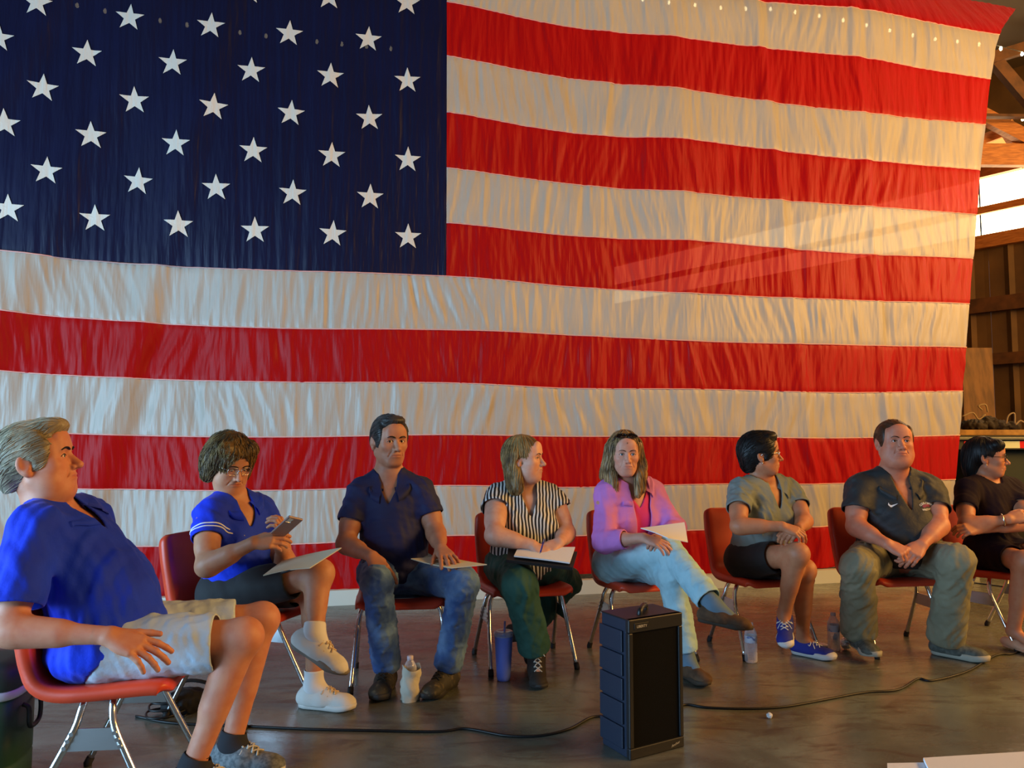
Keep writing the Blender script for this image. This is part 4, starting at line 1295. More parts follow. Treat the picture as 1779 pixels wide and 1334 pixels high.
M_BLACK_CLOTH = mat('black_cloth', LP(22, 22, 24), 0.8, bump=(60, .2, .004), sheen=.04)
M_WHITE_PRINT = mat('white_print', LP(225, 228, 232), 0.7)
M_WHITE_SOCK = mat('white_sock', LP(222, 222, 220), 0.85, bump=(200, .2, .002))
M_GLASS_METAL = mat('spectacle_metal', (0.7, 0.66, 0.62), 0.25, metal=1.0)
M_GLASS_DARK = mat('spectacle_dark', LP(40, 26, 20), 0.3)
def lens_mat():
    m = bpy.data.materials.new('spectacle_lens'); m.use_nodes = True; nt = m.node_tree
    b = nt.nodes['Principled BSDF']; b.inputs['Roughness'].default_value = .05; b.inputs['Base Color'].default_value = (.8, .8, .8, 1)
    tp = nt.nodes.new('ShaderNodeBsdfTransparent'); mx = nt.nodes.new('ShaderNodeMixShader'); mx.inputs[0].default_value = .14
    gl = nt.nodes.new('ShaderNodeBsdfGlossy'); gl.inputs['Roughness'].default_value = .05
    nt.links.new(tp.outputs[0], mx.inputs[1]); nt.links.new(gl.outputs[0], mx.inputs[2]); nt.links.new(mx.outputs[0], nt.nodes['Material Output'].inputs[0])
    return m
M_LENS = lens_mat()
M_DARKLENS = mat('sunglass_lens', LP(18, 14, 14), 0.08)
def glasses(B, m, w=.024, h=.018, y=.104, z=.006, top=False, lens=None, tilt=0, name='glasses', label=None, r=.0013):
    """worn spectacles: rims, bridge, temples and lenses; a part of the wearer"""
    H = B.H; a = np.linspace(0, 2 * math.pi, 25)[:-1]
    ct, st = math.cos(math.radians(tilt)), math.sin(math.radians(tilt))
    def pt(x, yy, zz):
        dy, dz = yy, zz
        return H.p(x, y + dy * ct - dz * st, z + dy * st + dz * ct)
    parts = []; lv = []
    for s in (-1, 1):
        ring = [pt(s * .031 + w * np.sign(math.cos(q)) * abs(math.cos(q)) ** .7, -.008 * abs(math.cos(q) * s * .5 + .5 if s * math.cos(q) > 0 else .2), h * np.sign(math.sin(q)) * abs(math.sin(q)) ** .7) for q in a]
        parts.append(tube_np(ring, r * H.s, 6, closed=True))
        c = len(lv); lv.append(ring)
        parts.append(tube_np([pt(s * (.031 + w), -.008, .006), pt(s * .078, -.045, .006), pt(s * .084, -.100, .004), pt(s * .082, -.118, -.008)], r * H.s, 6))
    parts.append(tube_np([pt(-.008, 0, .004), pt(0, .004, .007), pt(.008, 0, .004)], r * H.s, 6))
    o = adopt(obj(name, polys_mesh(name, parts), m), B.root)
    if label: o['label'] = label
    for ring in lv:
        V = [np.mean(ring, 0)] + ring; Fs = [(0, i + 1, (i + 1) % len(ring) + 1) for i in range(len(ring))]
        adopt_sub(obj('lens', polys_mesh('lens', [(V, Fs)], False), lens or M_LENS), o)
    return o
def nails(B, q, m=None):
    for i, p in enumerate(B.tips[q][:4]):
        pass

# ---------------------------------------------- 1: near man, blue polo, pale shorts
c, hL, hR, M = hips(178, 2.47, 96, w=.10)
c = at(206, 1085, 2.60); c[2] = .52; hL, hR = c - M[0] * .10, c + M[0] * .10
j = dict(hipL=hL, hipR=hR, shR=at(52, 915, 2.38), shL=at(152, 895, 2.72),
         anR=at(334, 1334, 2.52), anL=at_z(402, 1292, .10), wrR=at(188, 1104, 2.30), wrL=at(262, 1064, 2.78))
j['knR'] = mid(hR, j['anR'], 424, 1106, .45, .45); j['knL'] = mid(hL, j['anL'], 455, 1076, .45, .45)
j['elR'] = mid(j['shR'], j['wrR'], 14, 1096, .32, .29); j['elL'] = mid(j['shL'], j['wrL'], 175, 1035, .32, .28)
check('P1', j)
H = Loc(at(66, 805, 2.50), yaw_pitch(103, 12), 1.07 * 1.03)
B = Body('grey-haired man in a royal blue polo and pale shorts seated nearest at left', j, H, dict(
    w=1.10, d=1.08, arm=1.08, leg=1.05, hs=1.10, neck=.060, belly=dict(r=.150, f=.025, h=.34, z=1.2), head=dict(fat=.9, w=1.02, jaw=1.06, nose=1.12),
    handR=dict(d=(.92, .12, -.40), n=(.35, -.50, .78), c=[(6, 16, 10), (10, 20, 12), (14, 22, 12), (18, 24, 14)], s=.15, t=(.50, -.05, .1)),
    handL=dict(d=(.9, -.1, -.42), n=(.4, .1, .9), c=REST, s=.15, t=(.6, .1, .1)),
    footR=dict(f=(.97, .05, 0)), footL=dict(f=(.96, -.22, 0)), ruddy=.5, brow=None, iris='blue')).build(skin_mat('ruddy', LP(206, 142, 112)), hvox=.0028)
M_ROYAL = mat('royal_blue_knit', LP(24, 64, 232), 0.72, spec=.22, noise=(5, LP(14, 46, 196), .3, .7), bump=(26, .35, .010), sheen=.08)
sh = B.garment('polo_shirt', torso_garment(B, .018, .78, .034, hem=(B.hipc + V3(.045, 0, -.03), (.70, 0, -.71), .45), extra=[EL(B.hipc + V3(-.03, 0, .0), (.19, .225, .125), None, .06)], open_r=.070, vneck=(.036, 0.105), sleeve_r=.064),
               M_ROYAL, disp=wrinkle(11, .0100, .12, axis=(.3, .2, -1), aniso=.4), label='royal blue short-sleeved polo shirt')
collar(B, sh, M_ROYAL, r=.078, h=.026)
M_SHORTS = mat('pale_blue_grey_cotton', LP(196, 214, 228), 0.75, noise=(6, LP(178, 200, 218), .3, .7), bump=(24, .4, .010))
L = [B.torso[0].grow(.012)]
for q in 'LR':
    Hq, K = B.j['hip' + q], B.j['kn' + q]; e = Hq + (K - Hq) * .80; d = unit(K - Hq)
    L += [RCC(Hq, e + V3(0, 0, -.012), .110, .098, .05, e, d)]
B.garment('shorts', L, M_SHORTS, disp=wrinkle(12, .0075, .07, axis=(0, .3, 1)), label='pale grey blue cotton shorts')
M_GREYSHOE = mat('grey_mesh_shoe', LP(120, 126, 128), .7, noise=(60, LP(80, 86, 90), .4, .6)); M_SOLEW = mat('white_sole', LP(208, 206, 198), .6)
M_SOLED = mat('dark_sole', LP(44, 42, 40), .7); M_LACEG = mat('grey_lace', LP(196, 194, 184), .8)
for q in 'LR':
    sock(B, q, mat('dark_sock', LP(38, 38, 44), .9), .90)
    shoe(B, q, B.j['an' + q], B.o['foot' + q]['f'], M_GREYSHOE, M_SOLEW, sc=1.14, h=.097, m_lace=M_LACEG, label='grey lace-up trainer')
M_HAIRGREY = hair_mat('grey_blond_hair', LP(176, 164, 138), LP(128, 116, 92))
hp = cap_prims(H, .011, .004, 1.0, .004) + [H.el((.067, .022, .035), (.016, .038, .058), .02), H.el((-.067, .022, .035), (.016, .038, .058), .02), H.el((0, .055, .105), (.062, .050, .030), .02), H.el((0, -.075, -.02), (.062, .040, .07), .03)] + \
     [H.el((0, .138, .004), (.068, .085, .088), .006, -1), H.el((.094, -.004, -.012), (.022, .025, .036), .006, -1), H.el((-.094, -.004, -.012), (.022, .025, .036), .006, -1), H.el((0, -.03, -.135), (.12, .12, .075), .01, -1), H.el((0, .075, -.085), (.12, .09, .09), .01, -1)]
hair(B, hp, M_HAIRGREY, back_flow, strands=900, slen=.05, srad=.0016, disp=lambda P, H=H: .0016 * np.sin(H.inv(P)[..., 0] * 260 + 3 * np.sin(H.inv(P)[..., 2] * 60)), label='short grey blond hair', lift=.001)
B.brows(M_HAIRGREY, .0042)
cc = B.hipc + .02 * V3(math.sin(math.radians(96)), -math.cos(math.radians(96)), 0)
chair(cc[0], cc[1], 96, 'orange molded chair under the man in the pale shorts')
P1 = B

# ---------------------------------------------- 2: woman, blue polo, phone, legs crossed
c, hL, hR, M = hips(412, 3.43, 72)
j = dict(hipL=hL, hipR=hR, shR=at(362, 888, 3.27), shL=at(457, 884, 3.50), anL=at_z(545, 1192, .095), wrR=at(440, 943, 3.06), wrL=at(487, 948, 3.16))
j['knL'] = at(548, 1024, 3.40)
j['knR'] = at(556, 996, 3.22); j['anR'] = at(546, 1100, 3.12)
j['elR'] = mid(j['shR'], j['wrR'], 358, 984, .29, .25); j['elL'] = mid(j['shL'], j['wrL'], 500, 985, .28, .24)
check('P2', j)
H = Loc(at(399, 806, 3.36), yaw_pitch(48, -22), .97 * 1.03)
B = Body('woman in a royal blue polo and black skirt looking down at her phone', j, H, dict(
    w=1.02, d=1.05, arm=1.05, leg=.98, hs=.92, neck=.050, belly=dict(r=.125, f=.05, h=.30), bust=dict(s=1.0), head=dict(fat=.4, nose=.95), gaze=(.1, .9, -.45),
    handR=dict(d=(.93, -.02, .12), n=(-.1, -.85, .5), c=[(22, 30, 20), (26, 34, 22), (30, 36, 24), (32, 40, 24)], s=.06, t=(.3, .5, .2)),
    handL=dict(d=(.1, -.1, .95), n=(.95, -.1, -.2), c=CURL, t=(.3, .3, .3)),
    footL=dict(f=(.97, -.20, 0)), footR=dict(f=(.86, -.22, -.42), u=(.40, .0, .90)), lip=(.80, .48, .48), brow=None)).build(skin_mat('tan', LP(196, 140, 106)))
sh = B.garment('polo_shirt', torso_garment(B, .013, .52, .020, hem=(B.hipc + V3(0, 0, -.05), (.30, -.05, -1)), open_r=.064, vneck=(.034, 0.080)),
               M_ROYAL, disp=wrinkle(21, 0.0085, 0.085, axis=(.5, .2, -1)), label='royal blue polo with white mountain emblem and sleeve stripes')
collar(B, sh, M_ROYAL, r=.068, h=.024)
# white mountain emblem on the left chest
V, Fs = poly2d([(-.042, -.012), (-.030, .000), (-.014, .014), (-.004, .026), (.004, .016), (.014, .024), (.026, .006), (.044, -.008), (.030, -.014), (0, -.016), (-.024, -.016)])
decal(sh, B.hipc + B.up * B.len * .80 - B.xs * .085, B.xs * -1 * -1, B.up, V, Fs, M_WHITE_PRINT, 'emblem')
# two white bands round the right sleeve
S, E = B.j['shR'], B.j['elR']; d = unit(E - S)
bm = bmesh.new(); bm.from_mesh(sh.data); bv = BVHTree.FromBMesh(bm); bm.free()
x1 = unit(np.cross(d, [0, 0, 1.0])); x2 = np.cross(d, x1)
for t in (.36, .42):
    c0 = S + (E - S) * t; ring = []
    for a in np.linspace(0, 2 * math.pi, 37)[:-1]:
        dr = x1 * math.cos(a) + x2 * math.sin(a)
        h = bv.ray_cast(Vector(c0 + dr * .16), Vector(-dr), .16)
        ring.append((np.array(h[0]) if h[0] is not None else c0 + dr * .06) + dr * .0005)
    o = obj('sleeve_band', polys_mesh('sleeve_band', [tube_np(ring, .0032, 6, closed=True)]), M_WHITE_PRINT); o.parent = sh
L = [B.torso[0].grow(.012)]
for q in 'LR':
    Hq, K = B.j['hip' + q], B.j['kn' + q]; t = .74 if q == 'R' else .74; e = Hq + (K - Hq) * t; d = unit(K - Hq)
    L += [RCC(Hq, e, .104, .084, .07, e, d)]
B.garment('skirt', L, M_BLACK_CLOTH, disp=wrinkle(22, .003, .10), label='black knee-length skirt')
M_WSHOE = mat('white_canvas_shoe', LP(210, 208, 200), .8, bump=(150, .2, .002)); M_LACET = mat('tan_lace', LP(205, 180, 148), .8)
M_TAUPE = mat('taupe_canvas_shoe', LP(176, 164, 144), .8, bump=(150, .2, .002)); M_SOLEG = mat('grey_sole', LP(120, 112, 100), .7)
for q in 'LR':
    sock(B, q, M_WHITE_SOCK, .82)
    f = B.o['foot' + q]
    shoe(B, q, B.j['an' + q], f['f'], M_WSHOE, M_SOLEW if q == 'L' else M_SOLEG, up=f.get('u', (0, 0, 1)), sc=1.08, h=.094, m_lace=M_LACET, label='white lace-up canvas shoe')
M_HAIRBR = hair_mat('brown_hair', LP(128, 102, 60), LP(60, 44, 26))
hp = cap_prims(H, .020, .004, 1.06, .012) + [H.el((.062, -.045, -.02), (.050, .060, .075), .03), H.el((-.062, -.045, -.02), (.050, .060, .075), .03), H.el((0, -.095, -.01), (.085, .060, .090), .03),
     H.el((.050, .045, .095), (.045, .045, .035), .02), H.el((-.050, .045, .095), (.045, .045, .035), .02), H.rc((.080, .025, .05), (.088, -.010, -.06), .024, .026, .02), H.rc((-.080, .025, .05), (-.088, -.010, -.06), .024, .026, .02),
     H.el((0, .140, -.014), (.068, .100, .096), .008, -1), H.el((0, .03, -.155), (.055, .12, .085), .01, -1)]
hair(B, hp, M_HAIRBR, down_flow, strands=2000, slen=.075, srad=.0013, jit=.45, disp=wrinkle(5, .0045, .034, axis=(0, 0, 1), aniso=.5), label='chin-length wavy brown hair', lift=.003, seed=4)
glasses(B, M_GLASS_METAL, label='thin metal spectacles')
B.brows(M_HAIRBR, .0028)
cc = c + .035 * V3(math.sin(math.radians(72)), -math.cos(math.radians(72)), 0)
chair(cc[0], cc[1], 72, 'orange molded chair under the woman holding a phone')
P2 = B

# ---------------------------------------------- 3: man, navy polo, jeans
c, hL, hR, M = hips(690, 3.84, 8)
j = dict(hipL=hL, hipR=hR, shR=at(622, 852, 3.78), shL=at(735, 850, 3.80), anR=at_z(672, 1160, .10), anL=at_z(778, 1160, .10), wrR=at(645, 966, 3.50), wrL=at(766, 953, 3.52))
j['knR'] = mid(hR, j['anR'], 655, 1010, .44, .43); j['knL'] = mid(hL, j['anL'], 806, 1014, .44, .43)
j['elR'] = mid(j['shR'], j['wrR'], 600, 944, .31, .26); j['elL'] = mid(j['shL'], j['wrL'], 757, 925, .31, .26)
check('P3', j)
H = Loc(at(676, 768, 3.78), yaw_pitch(33, -2), 1.03 * 1.03)
B = Body('dark-haired man in a navy polo and blue jeans, folder on his knee', j, H, dict(
    w=1.05, d=1.1, arm=1.10, leg=1.02, hs=1.04, neck=.060, belly=dict(r=.135, f=.045, h=.35), head=dict(w=1.0, jaw=1.08, nose=1.08), gaze=(.35, .9, 0), stubble=.82,
    handR=dict(d=(.62, -.45, -.62), n=(.25, -.72, .62), c=[(16, 24, 14), (20, 26, 16), (22, 28, 16), (26, 30, 18)], s=.10, t=(.25, .35, .1)),
    handL=dict(d=(.35, -.80, -.22), n=(.05, -.25, .95), c=[(4, 12, 8), (5, 14, 8), (6, 14, 8), (8, 16, 8)], s=.20, t=(.6, .1, .1)),
    footR=dict(f=(-.05, -1, 0)), footL=dict(f=(-.42, -.90, 0)), brow=None, ruddy=.25)).build(skin_mat('olive', LP(186, 130, 100)))
M_NAVY = mat('navy_knit', LP(16, 26, 84), 0.75, noise=(5, LP(12, 20, 68), .3, .7), bump=(30, .35, .008), sheen=.04)
sh = B.garment('polo_shirt', torso_garment(B, .015, .60, .020, hem=(B.hipc + V3(0, 0, -.03), (0, 0, -1)), open_r=.066, vneck=(.034, 0.065)),
               M_NAVY, disp=wrinkle(31, 0.0085, 0.093, axis=(1, .2, -.5)), label='navy short-sleeved polo shirt')
collar(B, sh, M_NAVY, r=.072, h=.026)
def denim(name, base, fade, lo, hi, thread):
    m = mat(name, base, .85, noise=(7, fade, lo, hi), bump=(28, .45, .010), sheen=.1); return m
M_JEANS = denim('blue_denim', LP(54, 90, 150), LP(118, 156, 200), .42, .70, None)
M_BELT = mat('brown_belt', LP(72, 48, 32), .5)
def trousers(B, m, label, ease=.014, ankle=.050, knee=.070, hip=.104, t=.93, disp=None, name='trousers'):
    L = [B.torso[0].grow(ease * .8)]
    lt = B.o.get('leg', 1.0)
    for q in 'LR':
        Hq, K, A = B.j['hip' + q], B.j['kn' + q], B.j['an' + q]; e = K + (A - K) * t; d = unit(A - K)
        L += [RC(Hq, K, hip * lt, knee * lt + .004, .05), RCC(K, e, knee * lt, ankle * lt + ease * .6, .03, e, d)]
    return B.garment(name, L, m, disp=disp, label=label)
trousers(B, M_JEANS, 'faded blue jeans', disp=wrinkle(32, 0.0102, 0.060, axis=(1, 0, .2)), knee=.066, ankle=.060, t=.99)
wc = B.hipc + V3(0, 0, .055)
adopt(tube('belt', [wc + B.x * .182 * math.cos(a) + V3(B.f[0], B.f[1], 0) * .150 * math.sin(a) for a in np.linspace(0, 2 * math.pi, 49)[:-1]], .012, M_BELT, seg=8, closed=True), B.root)
M_HIKE = mat('olive_hiking_shoe', LP(50, 48, 38), .7, noise=(40, LP(104, 94, 70), .55, .7)); M_LACED = mat('dark_lace', LP(36, 34, 30), .8)
for q in 'LR':
    f = B.o['foot' + q]['f']
    shoe(B, q, B.j['an' + q], f, M_HIKE, M_SOLED, sc=1.12, h=.098, m_lace=M_LACED, label='dark olive hiking shoe', sole_t=.028)
M_HAIRDK = hair_mat('dark_greying_hair', LP(40, 36, 34), LP(78, 76, 74))
hp = cap_prims(H, .009, .006, 1.0) + [H.el((.067, .022, .035), (.016, .038, .058), .02), H.el((-.067, .022, .035), (.016, .038, .058), .02), H.el((0, .045, .108), (.060, .050, .026), .02), H.el((0, -.075, -.005), (.062, .035, .065), .03)] + \
     [H.el((0, .138, .000), (.067, .085, .086), .006, -1), H.el((.094, -.004, -.012), (.022, .025, .036), .006, -1), H.el((-.094, -.004, -.012), (.022, .025, .036), .006, -1), H.el((0, -.03, -.135), (.12, .12, .085), .01, -1), H.el((0, .085, -.085), (.12, .09, .09), .01, -1)]
hair(B, hp, M_HAIRDK, back_flow, strands=700, slen=.05, srad=.0016, label='short dark hair greying at the temples', lift=.001)
B.brows(M_HAIRDK, .0038)
cc = c + .035 * V3(math.sin(math.radians(8)), -math.cos(math.radians(8)), 0)
chair(-0.575, 3.940, 8, 'orange molded chair under the man in jeans')
P3 = B

# ---------------------------------------------- 4: woman, zebra blouse, green trousers
c, hL, hR, M = hips(908, 4.06, 10)
j = dict(hipL=hL, hipR=hR, shR=at(862, 862, 3.98), shL=at(960, 862, 4.06), anR=at_z(932, 1138, .12), anL=at(908, 1100, 4.10), wrR=at(924, 946, 3.76), wrL=at(972, 942, 3.80))
j['knR'] = mid(hR, j['anR'], 902, 1016, .42, .40); j['knL'] = mid(hL, j['anL'], 984, 1010, .42, .42)
j['elR'] = mid(j['shR'], j['wrR'], 858, 930, .29, .24); j['elL'] = mid(j['shL'], j['wrL'], 984, 926, .28, .24)
check('P4', j)
H = Loc(at(911, 798, 3.98), yaw_pitch(70, 2), .97 * 1.03)
B = Body('woman in a black and white wavy striped blouse and green trousers', j, H, dict(
    w=1.04, d=1.08, arm=1.12, leg=1.02, hs=.92, neck=.052, belly=dict(r=.13, f=.05, h=.30), bust=dict(s=1.1), head=dict(fat=.35, nose=.95), gaze=(.1, 1, 0),
    handR=dict(d=(.70, -.45, -.45), n=(.1, -.55, .82), c=[(24, 40, 22), (26, 44, 24), (28, 46, 24), (30, 46, 24)], s=.08, t=(.4, .3, .3)),
    handL=dict(d=(-.72, -.55, -.30), n=(.1, -.62, .76), c=[(20, 40, 22), (24, 44, 24), (26, 46, 24), (28, 46, 24)], s=.08, t=(.4, .2, .3)),
    footR=dict(f=(.05, -1, 0), h=.118), footL=dict(f=(-.10, -.55, -.85), u=(-.3, .75, .6)), lip=(.85, .56, .55), brow=None)).build(skin_mat('fair', LP(214, 166, 142)))
def zebra():
    m = mat('wavy_stripe_blouse', LP(225, 228, 225), .75, bump=(24, .3, .008)); nt = m.node_tree; b = nt.nodes['Principled BSDF']
    tc = nt.nodes.new('ShaderNodeTexCoord'); w = nt.nodes.new('ShaderNodeTexWave'); w.wave_type = 'BANDS'; w.bands_direction = 'X'
    w.inputs['Scale'].default_value = 17; w.inputs['Distortion'].default_value = 4.6; w.inputs['Detail'].default_value = 1.5; w.inputs['Detail Scale'].default_value = .55
    nt.links.new(tc.outputs['Object'], w.inputs['Vector'])
    r = nt.nodes.new('ShaderNodeValToRGB'); r.color_ramp.elements[0].position = .52; r.color_ramp.elements[0].color = (*LP(20, 22, 28), 1); r.color_ramp.elements[1].position = .62; r.color_ramp.elements[1].color = (*LP(222, 226, 224), 1)
    nt.links.new(w.outputs['Fac'], r.inputs[0]); nt.links.new(r.outputs[0], b.inputs['Base Color'])
    return m
M_ZEBRA = zebra()
B.garment('blouse', torso_garment(B, .020, .34, .030, hem=(B.hipc + V3(0, 0, -.06), (0, 0, -1)), open_r=.068, vneck=(.038, 0.105)),
          M_ZEBRA, disp=wrinkle(41, 0.0102, 0.085, axis=(.2, .2, -1)), label='black and white wavy striped blouse with cap sleeves')
M_GREEN = mat('dark_green_twill', LP(44, 92, 82), .8, noise=(5, LP(34, 76, 68), .3, .7), bump=(26, .4, .010))
trousers(B, M_GREEN, 'dark green loose trousers', ease=.018, ankle=.066, knee=.082, hip=.112, t=.93, disp=wrinkle(42, 0.0085, 0.076, axis=(0, 0, 1)))
M_BOOT = mat('dark_suede_boot', LP(40, 34, 28), .8)
shoe(B, 'R', B.j['anR'], (.05, -1, 0), M_BOOT, M_SOLED, sc=.98, h=.118, kind='boot', m_lace=M_LACEG, label='dark lace-up ankle boot')
shoe(B, 'L', B.j['anL'], (-.10, -.55, -.85), M_BOOT, M_SOLED, up=(-.3, .75, .6), sc=.98, h=.10, kind='boot', label='dark lace-up ankle boot')
M_HAIRDB = hair_mat('dark_blond_hair', LP(168, 138, 88), LP(98, 74, 44))
hp = cap_prims(H, .012, .002, 1.0, .004) + [H.rc((.070, -.035, .03), (.078, -.010, -.155), .030, .026, .03), H.rc((.060, -.07, .0), (.065, -.050, -.165), .034, .030, .03), H.rc((-.070, -.03, .03), (-.072, .010, -.150), .028, .026, .03), H.rc((0, -.085, .0), (0, -.075, -.15), .04, .036, .03),
     H.rc((-.060, -.07, .0), (-.065, -.050, -.16), .034, .030, .03), H.el((0, .118, -.015), (.074, .085, .098), .008, -1), H.el((.095, .022, -.015), (.026, .040, .044), .006, -1), H.el((0, .045, -.15), (.054, .10, .10), .01, -1)]
hair(B, hp, M_HAIRDB, down_flow, strands=1000, slen=.11, srad=.0018, jit=.2, label='straight dark blond shoulder-length hair', disp=wrinkle(6, .0025, .02, axis=(0, 0, 1), aniso=.15), lift=.0015)
B.brows(M_HAIRDB, .0026)
cc = c + .035 * V3(math.sin(math.radians(10)), -math.cos(math.radians(10)), 0)
chair(0.066, 4.230, 15, 'orange molded chair under the woman in green trousers')
P4 = B

# ---------------------------------------------- 5: woman, lilac shirt, pale jeans, legs crossed
c, hL, hR, M = hips(1084, 4.15, 28)
j = dict(hipL=hL, hipR=hR, shR=at(1050, 856, 4.03), shL=at(1138, 852, 4.16), anL=at_z(1193, 1146, .09), wrR=at(1118, 934, 3.78), wrL=at(1160, 930, 3.86))
j['knR'] = reach(hR, 1162, 955, .42); j['knL'] = mid(hL, j['anL'], 1166, 1000, .42, .41)
j['anR'] = reach(j['knR'], 1240, 1052, .40, near=True)
j['elR'] = mid(j['shR'], j['wrR'], 1050, 940, .29, .25); j['elL'] = mid(j['shL'], j['wrL'], 1172, 918, .28, .24)
check('P5', j)
H = Loc(at(1085, 790, 4.04), yaw_pitch(2, -2), .97 * 1.03)
B = Body('woman with long blond hair in an open lilac shirt and pale jeans', j, H, dict(
    w=.95, d=.95, arm=.95, leg=.98, hs=.92, neck=.048, bust=dict(s=.85, f=.075), head=dict(nose=.95, w=.96), gaze=(-.05, 1, 0),
    handR=dict(d=(.80, -.35, -.25), n=(.1, -.5, .85), c=REST, t=(.4, .2, .2)), handL=dict(d=(-.6, -.6, -.2), n=(.2, -.5, .8), c=CURL),
    footL=dict(f=(.35, -.93, 0)), footR=dict(f=(.86, -.42, -.10), u=(.10, .1, .98)), lip=(.84, .56, .54), brow=None, iris='blue')).build(skin_mat('fair2', LP(208, 152, 128)))
M_PINK = mat('hot_pink_knit', LP(214, 44, 128), .75, bump=(40, .2, .005))
B.garment('tank_top', torso_garment(B, .008, None, hem=(B.hipc, (0, 0, -1)), open_r=.060, vneck=(.058, 0.080)), M_PINK, label='hot pink top under the shirt')
M_LILAC = mat('lilac_linen', LP(206, 128, 206), .8, noise=(6, LP(190, 112, 192), .3, .7), bump=(34, .4, .008))
front = B.hipc + B.up * B.len * .55 + B.fs * .20 - B.xs * .03
ex = [WEDGE(B.nb - B.xs * .012, B.TS, .062, .46)]
L = torso_garment(B, .020, {'L': 1.75, 'R': 1.55}, .016, hem=(B.hipc + V3(0, 0, -.05), (0, 0, -1)), open_r=.064, sleeve_r=.056)
L = [p for p in L if p.op == 1] + ex + [p for p in L if p.op != 1]
sh = B.garment('shirt', L, M_LILAC, disp=wrinkle(51, .007, 0.076, axis=(.3, .2, -1)), label='open lilac linen shirt with rolled sleeves')
collar(B, sh, M_LILAC, r=.068, h=.022, gap=40)
M_PALEJ = denim('pale_denim', LP(150, 192, 206), LP(180, 214, 222), .35, .7, None)
trousers(B, M_PALEJ, 'pale blue jeans', ease=.012, ankle=.060, knee=.066, hip=.100, t=.90, disp=wrinkle(52, 0.0085, 0.060, axis=(1, 0, -.5)))
sock(B, 'R', mat('grey_blue_sock', LP(98, 122, 140), .9), .80); sock(B, 'L', mat('grey_blue_sock2', LP(98, 122, 140), .9), .88)
M_SUEDE = mat('brown_suede_shoe', LP(92, 64, 40), .85, noise=(30, LP(74, 50, 30), .4, .6)); M_SOLEB = mat('brown_sole', LP(58, 46, 34), .8)
shoe(B, 'L', B.j['anL'], (.35, -.93, 0), M_SUEDE, M_SOLEB, sc=.98, h=.085, label='brown suede slip-on shoe')
shoe(B, 'R', B.j['anR'], B.o['footR']['f'], M_SUEDE, M_SOLEB, up=B.o['footR']['u'], sc=.98, h=.088, label='brown suede slip-on shoe')
M_HAIRBL = hair_mat('long_blond_hair', LP(172, 140, 96), LP(100, 78, 50))
hp = cap_prims(H, .012, .004, 1.0, .004)
for s_ in (-1, 1):
    hp += [H.rc((s_ * .068, .015, .055), (s_ * .088, .005, -.06), .028, .030, .03), H.rc((s_ * .088, .005, -.06), (s_ * .085, .030, -.185), .030, .026, .03), H.rc((s_ * .070, -.045, .03), (s_ * .098, -.04, -.12), .034, .036, .03), H.rc((s_ * .070, .04, -.10), (s_ * .062, .060, -.215), .018, .016, .03)]
hp += [H.rc((0, -.085, .0), (0, -.075, -.15), .045, .045, .03), H.el((0, .126, -.018), (.064, .095, .098), .008, -1), H.el((0, .075, -.16), (.044, .11, .14), .01, -1)]
hair(B, hp, M_HAIRBL, down_flow, strands=1300, slen=.12, srad=.0020, jit=.35, label='long wavy blond hair past the shoulders', disp=wrinkle(7, .0035, .030, axis=(0, 0, 1), aniso=.25), lift=.002)
glasses(B, M_GLASS_DARK, w=.028, h=.020, y=.072, z=.112, tilt=58, lens=M_DARKLENS, name='sunglasses', label='dark sunglasses pushed up on the hair', r=.0024)
B.brows(M_HAIRBL, .0022)
cc = c + .035 * V3(math.sin(math.radians(28)), -math.cos(math.radians(28)), 0)
chair(0.740, 4.370, 16, 'orange molded chair under the woman in the lilac shirt')
P5 = B

# ---------------------------------------------- 6: woman, grey polo, black shorts, blue canvas shoes
c, hL, hR, M = hips(1312, 4.26, 30)
j = dict(hipL=hL, hipR=hR, shR=at(1284, 850, 4.14), shL=at(1374, 850, 4.29), anL=at_z(1394, 1110, .09), wrR=at(1358, 914, 3.89), wrL=at(1388, 918, 3.94))
j['knR'] = reach(hR, 1386, 962, .41); j['knL'] = mid(hL, j['anL'], 1398, 990, .41, .40)
j['anR'] = reach(j['knR'], 1362, 1066, .36, near=False)
j['elR'] = mid(j['shR'], j['wrR'], 1282, 914, .28, .25); j['elL'] = mid(j['shL'], j['wrL'], 1398, 905, .28, .25)
check('P6', j)
H = Loc(at(1322, 791, 4.17), yaw_pitch(78, 3), .95 * 1.03)
B = Body('woman with short black hair in a grey polo and black shorts', j, H, dict(
    w=1.0, d=1.0, arm=.98, leg=.95, hs=.92, neck=.047, belly=dict(r=.12, f=.045, h=.30), bust=dict(s=1.0), head=dict(nose=.95), gaze=(.1, 1, 0),
    handR=dict(d=(.85, -.25, -.30), n=(.2, -.6, .75), c=[(20, 34, 20), (22, 36, 20), (24, 38, 22), (26, 40, 22)], s=.06, t=(.4, .3, .2)),
    handL=dict(d=(-.75, -.45, -.30), n=(.1, -.55, .8), c=CURL, t=(.4, .3, .2)),
    footL=dict(f=(.75, -.66, 0)), footR=dict(f=(-.30, -.80, -.45), u=(-.2, -.3, .9)), lip=(.80, .52, .50), brow=None)).build(skin_mat('tan2', LP(186, 126, 92)))
M_GREYP = mat('sage_grey_knit', LP(122, 134, 130), .75, noise=(6, LP(106, 118, 116), .3, .7), bump=(30, .4, .008))
sh = B.garment('polo_shirt', torso_garment(B, .017, .56, .024, hem=(B.hipc + V3(0, 0, -.05), (.35, -.05, -1)), open_r=.062, vneck=(.036, 0.105)),
               M_GREYP, disp=wrinkle(61, 0.0102, 0.085, axis=(.6, .2, -1)), label='sage grey polo shirt with small white emblem')
collar(B, sh, M_GREYP, r=.066, h=.024)
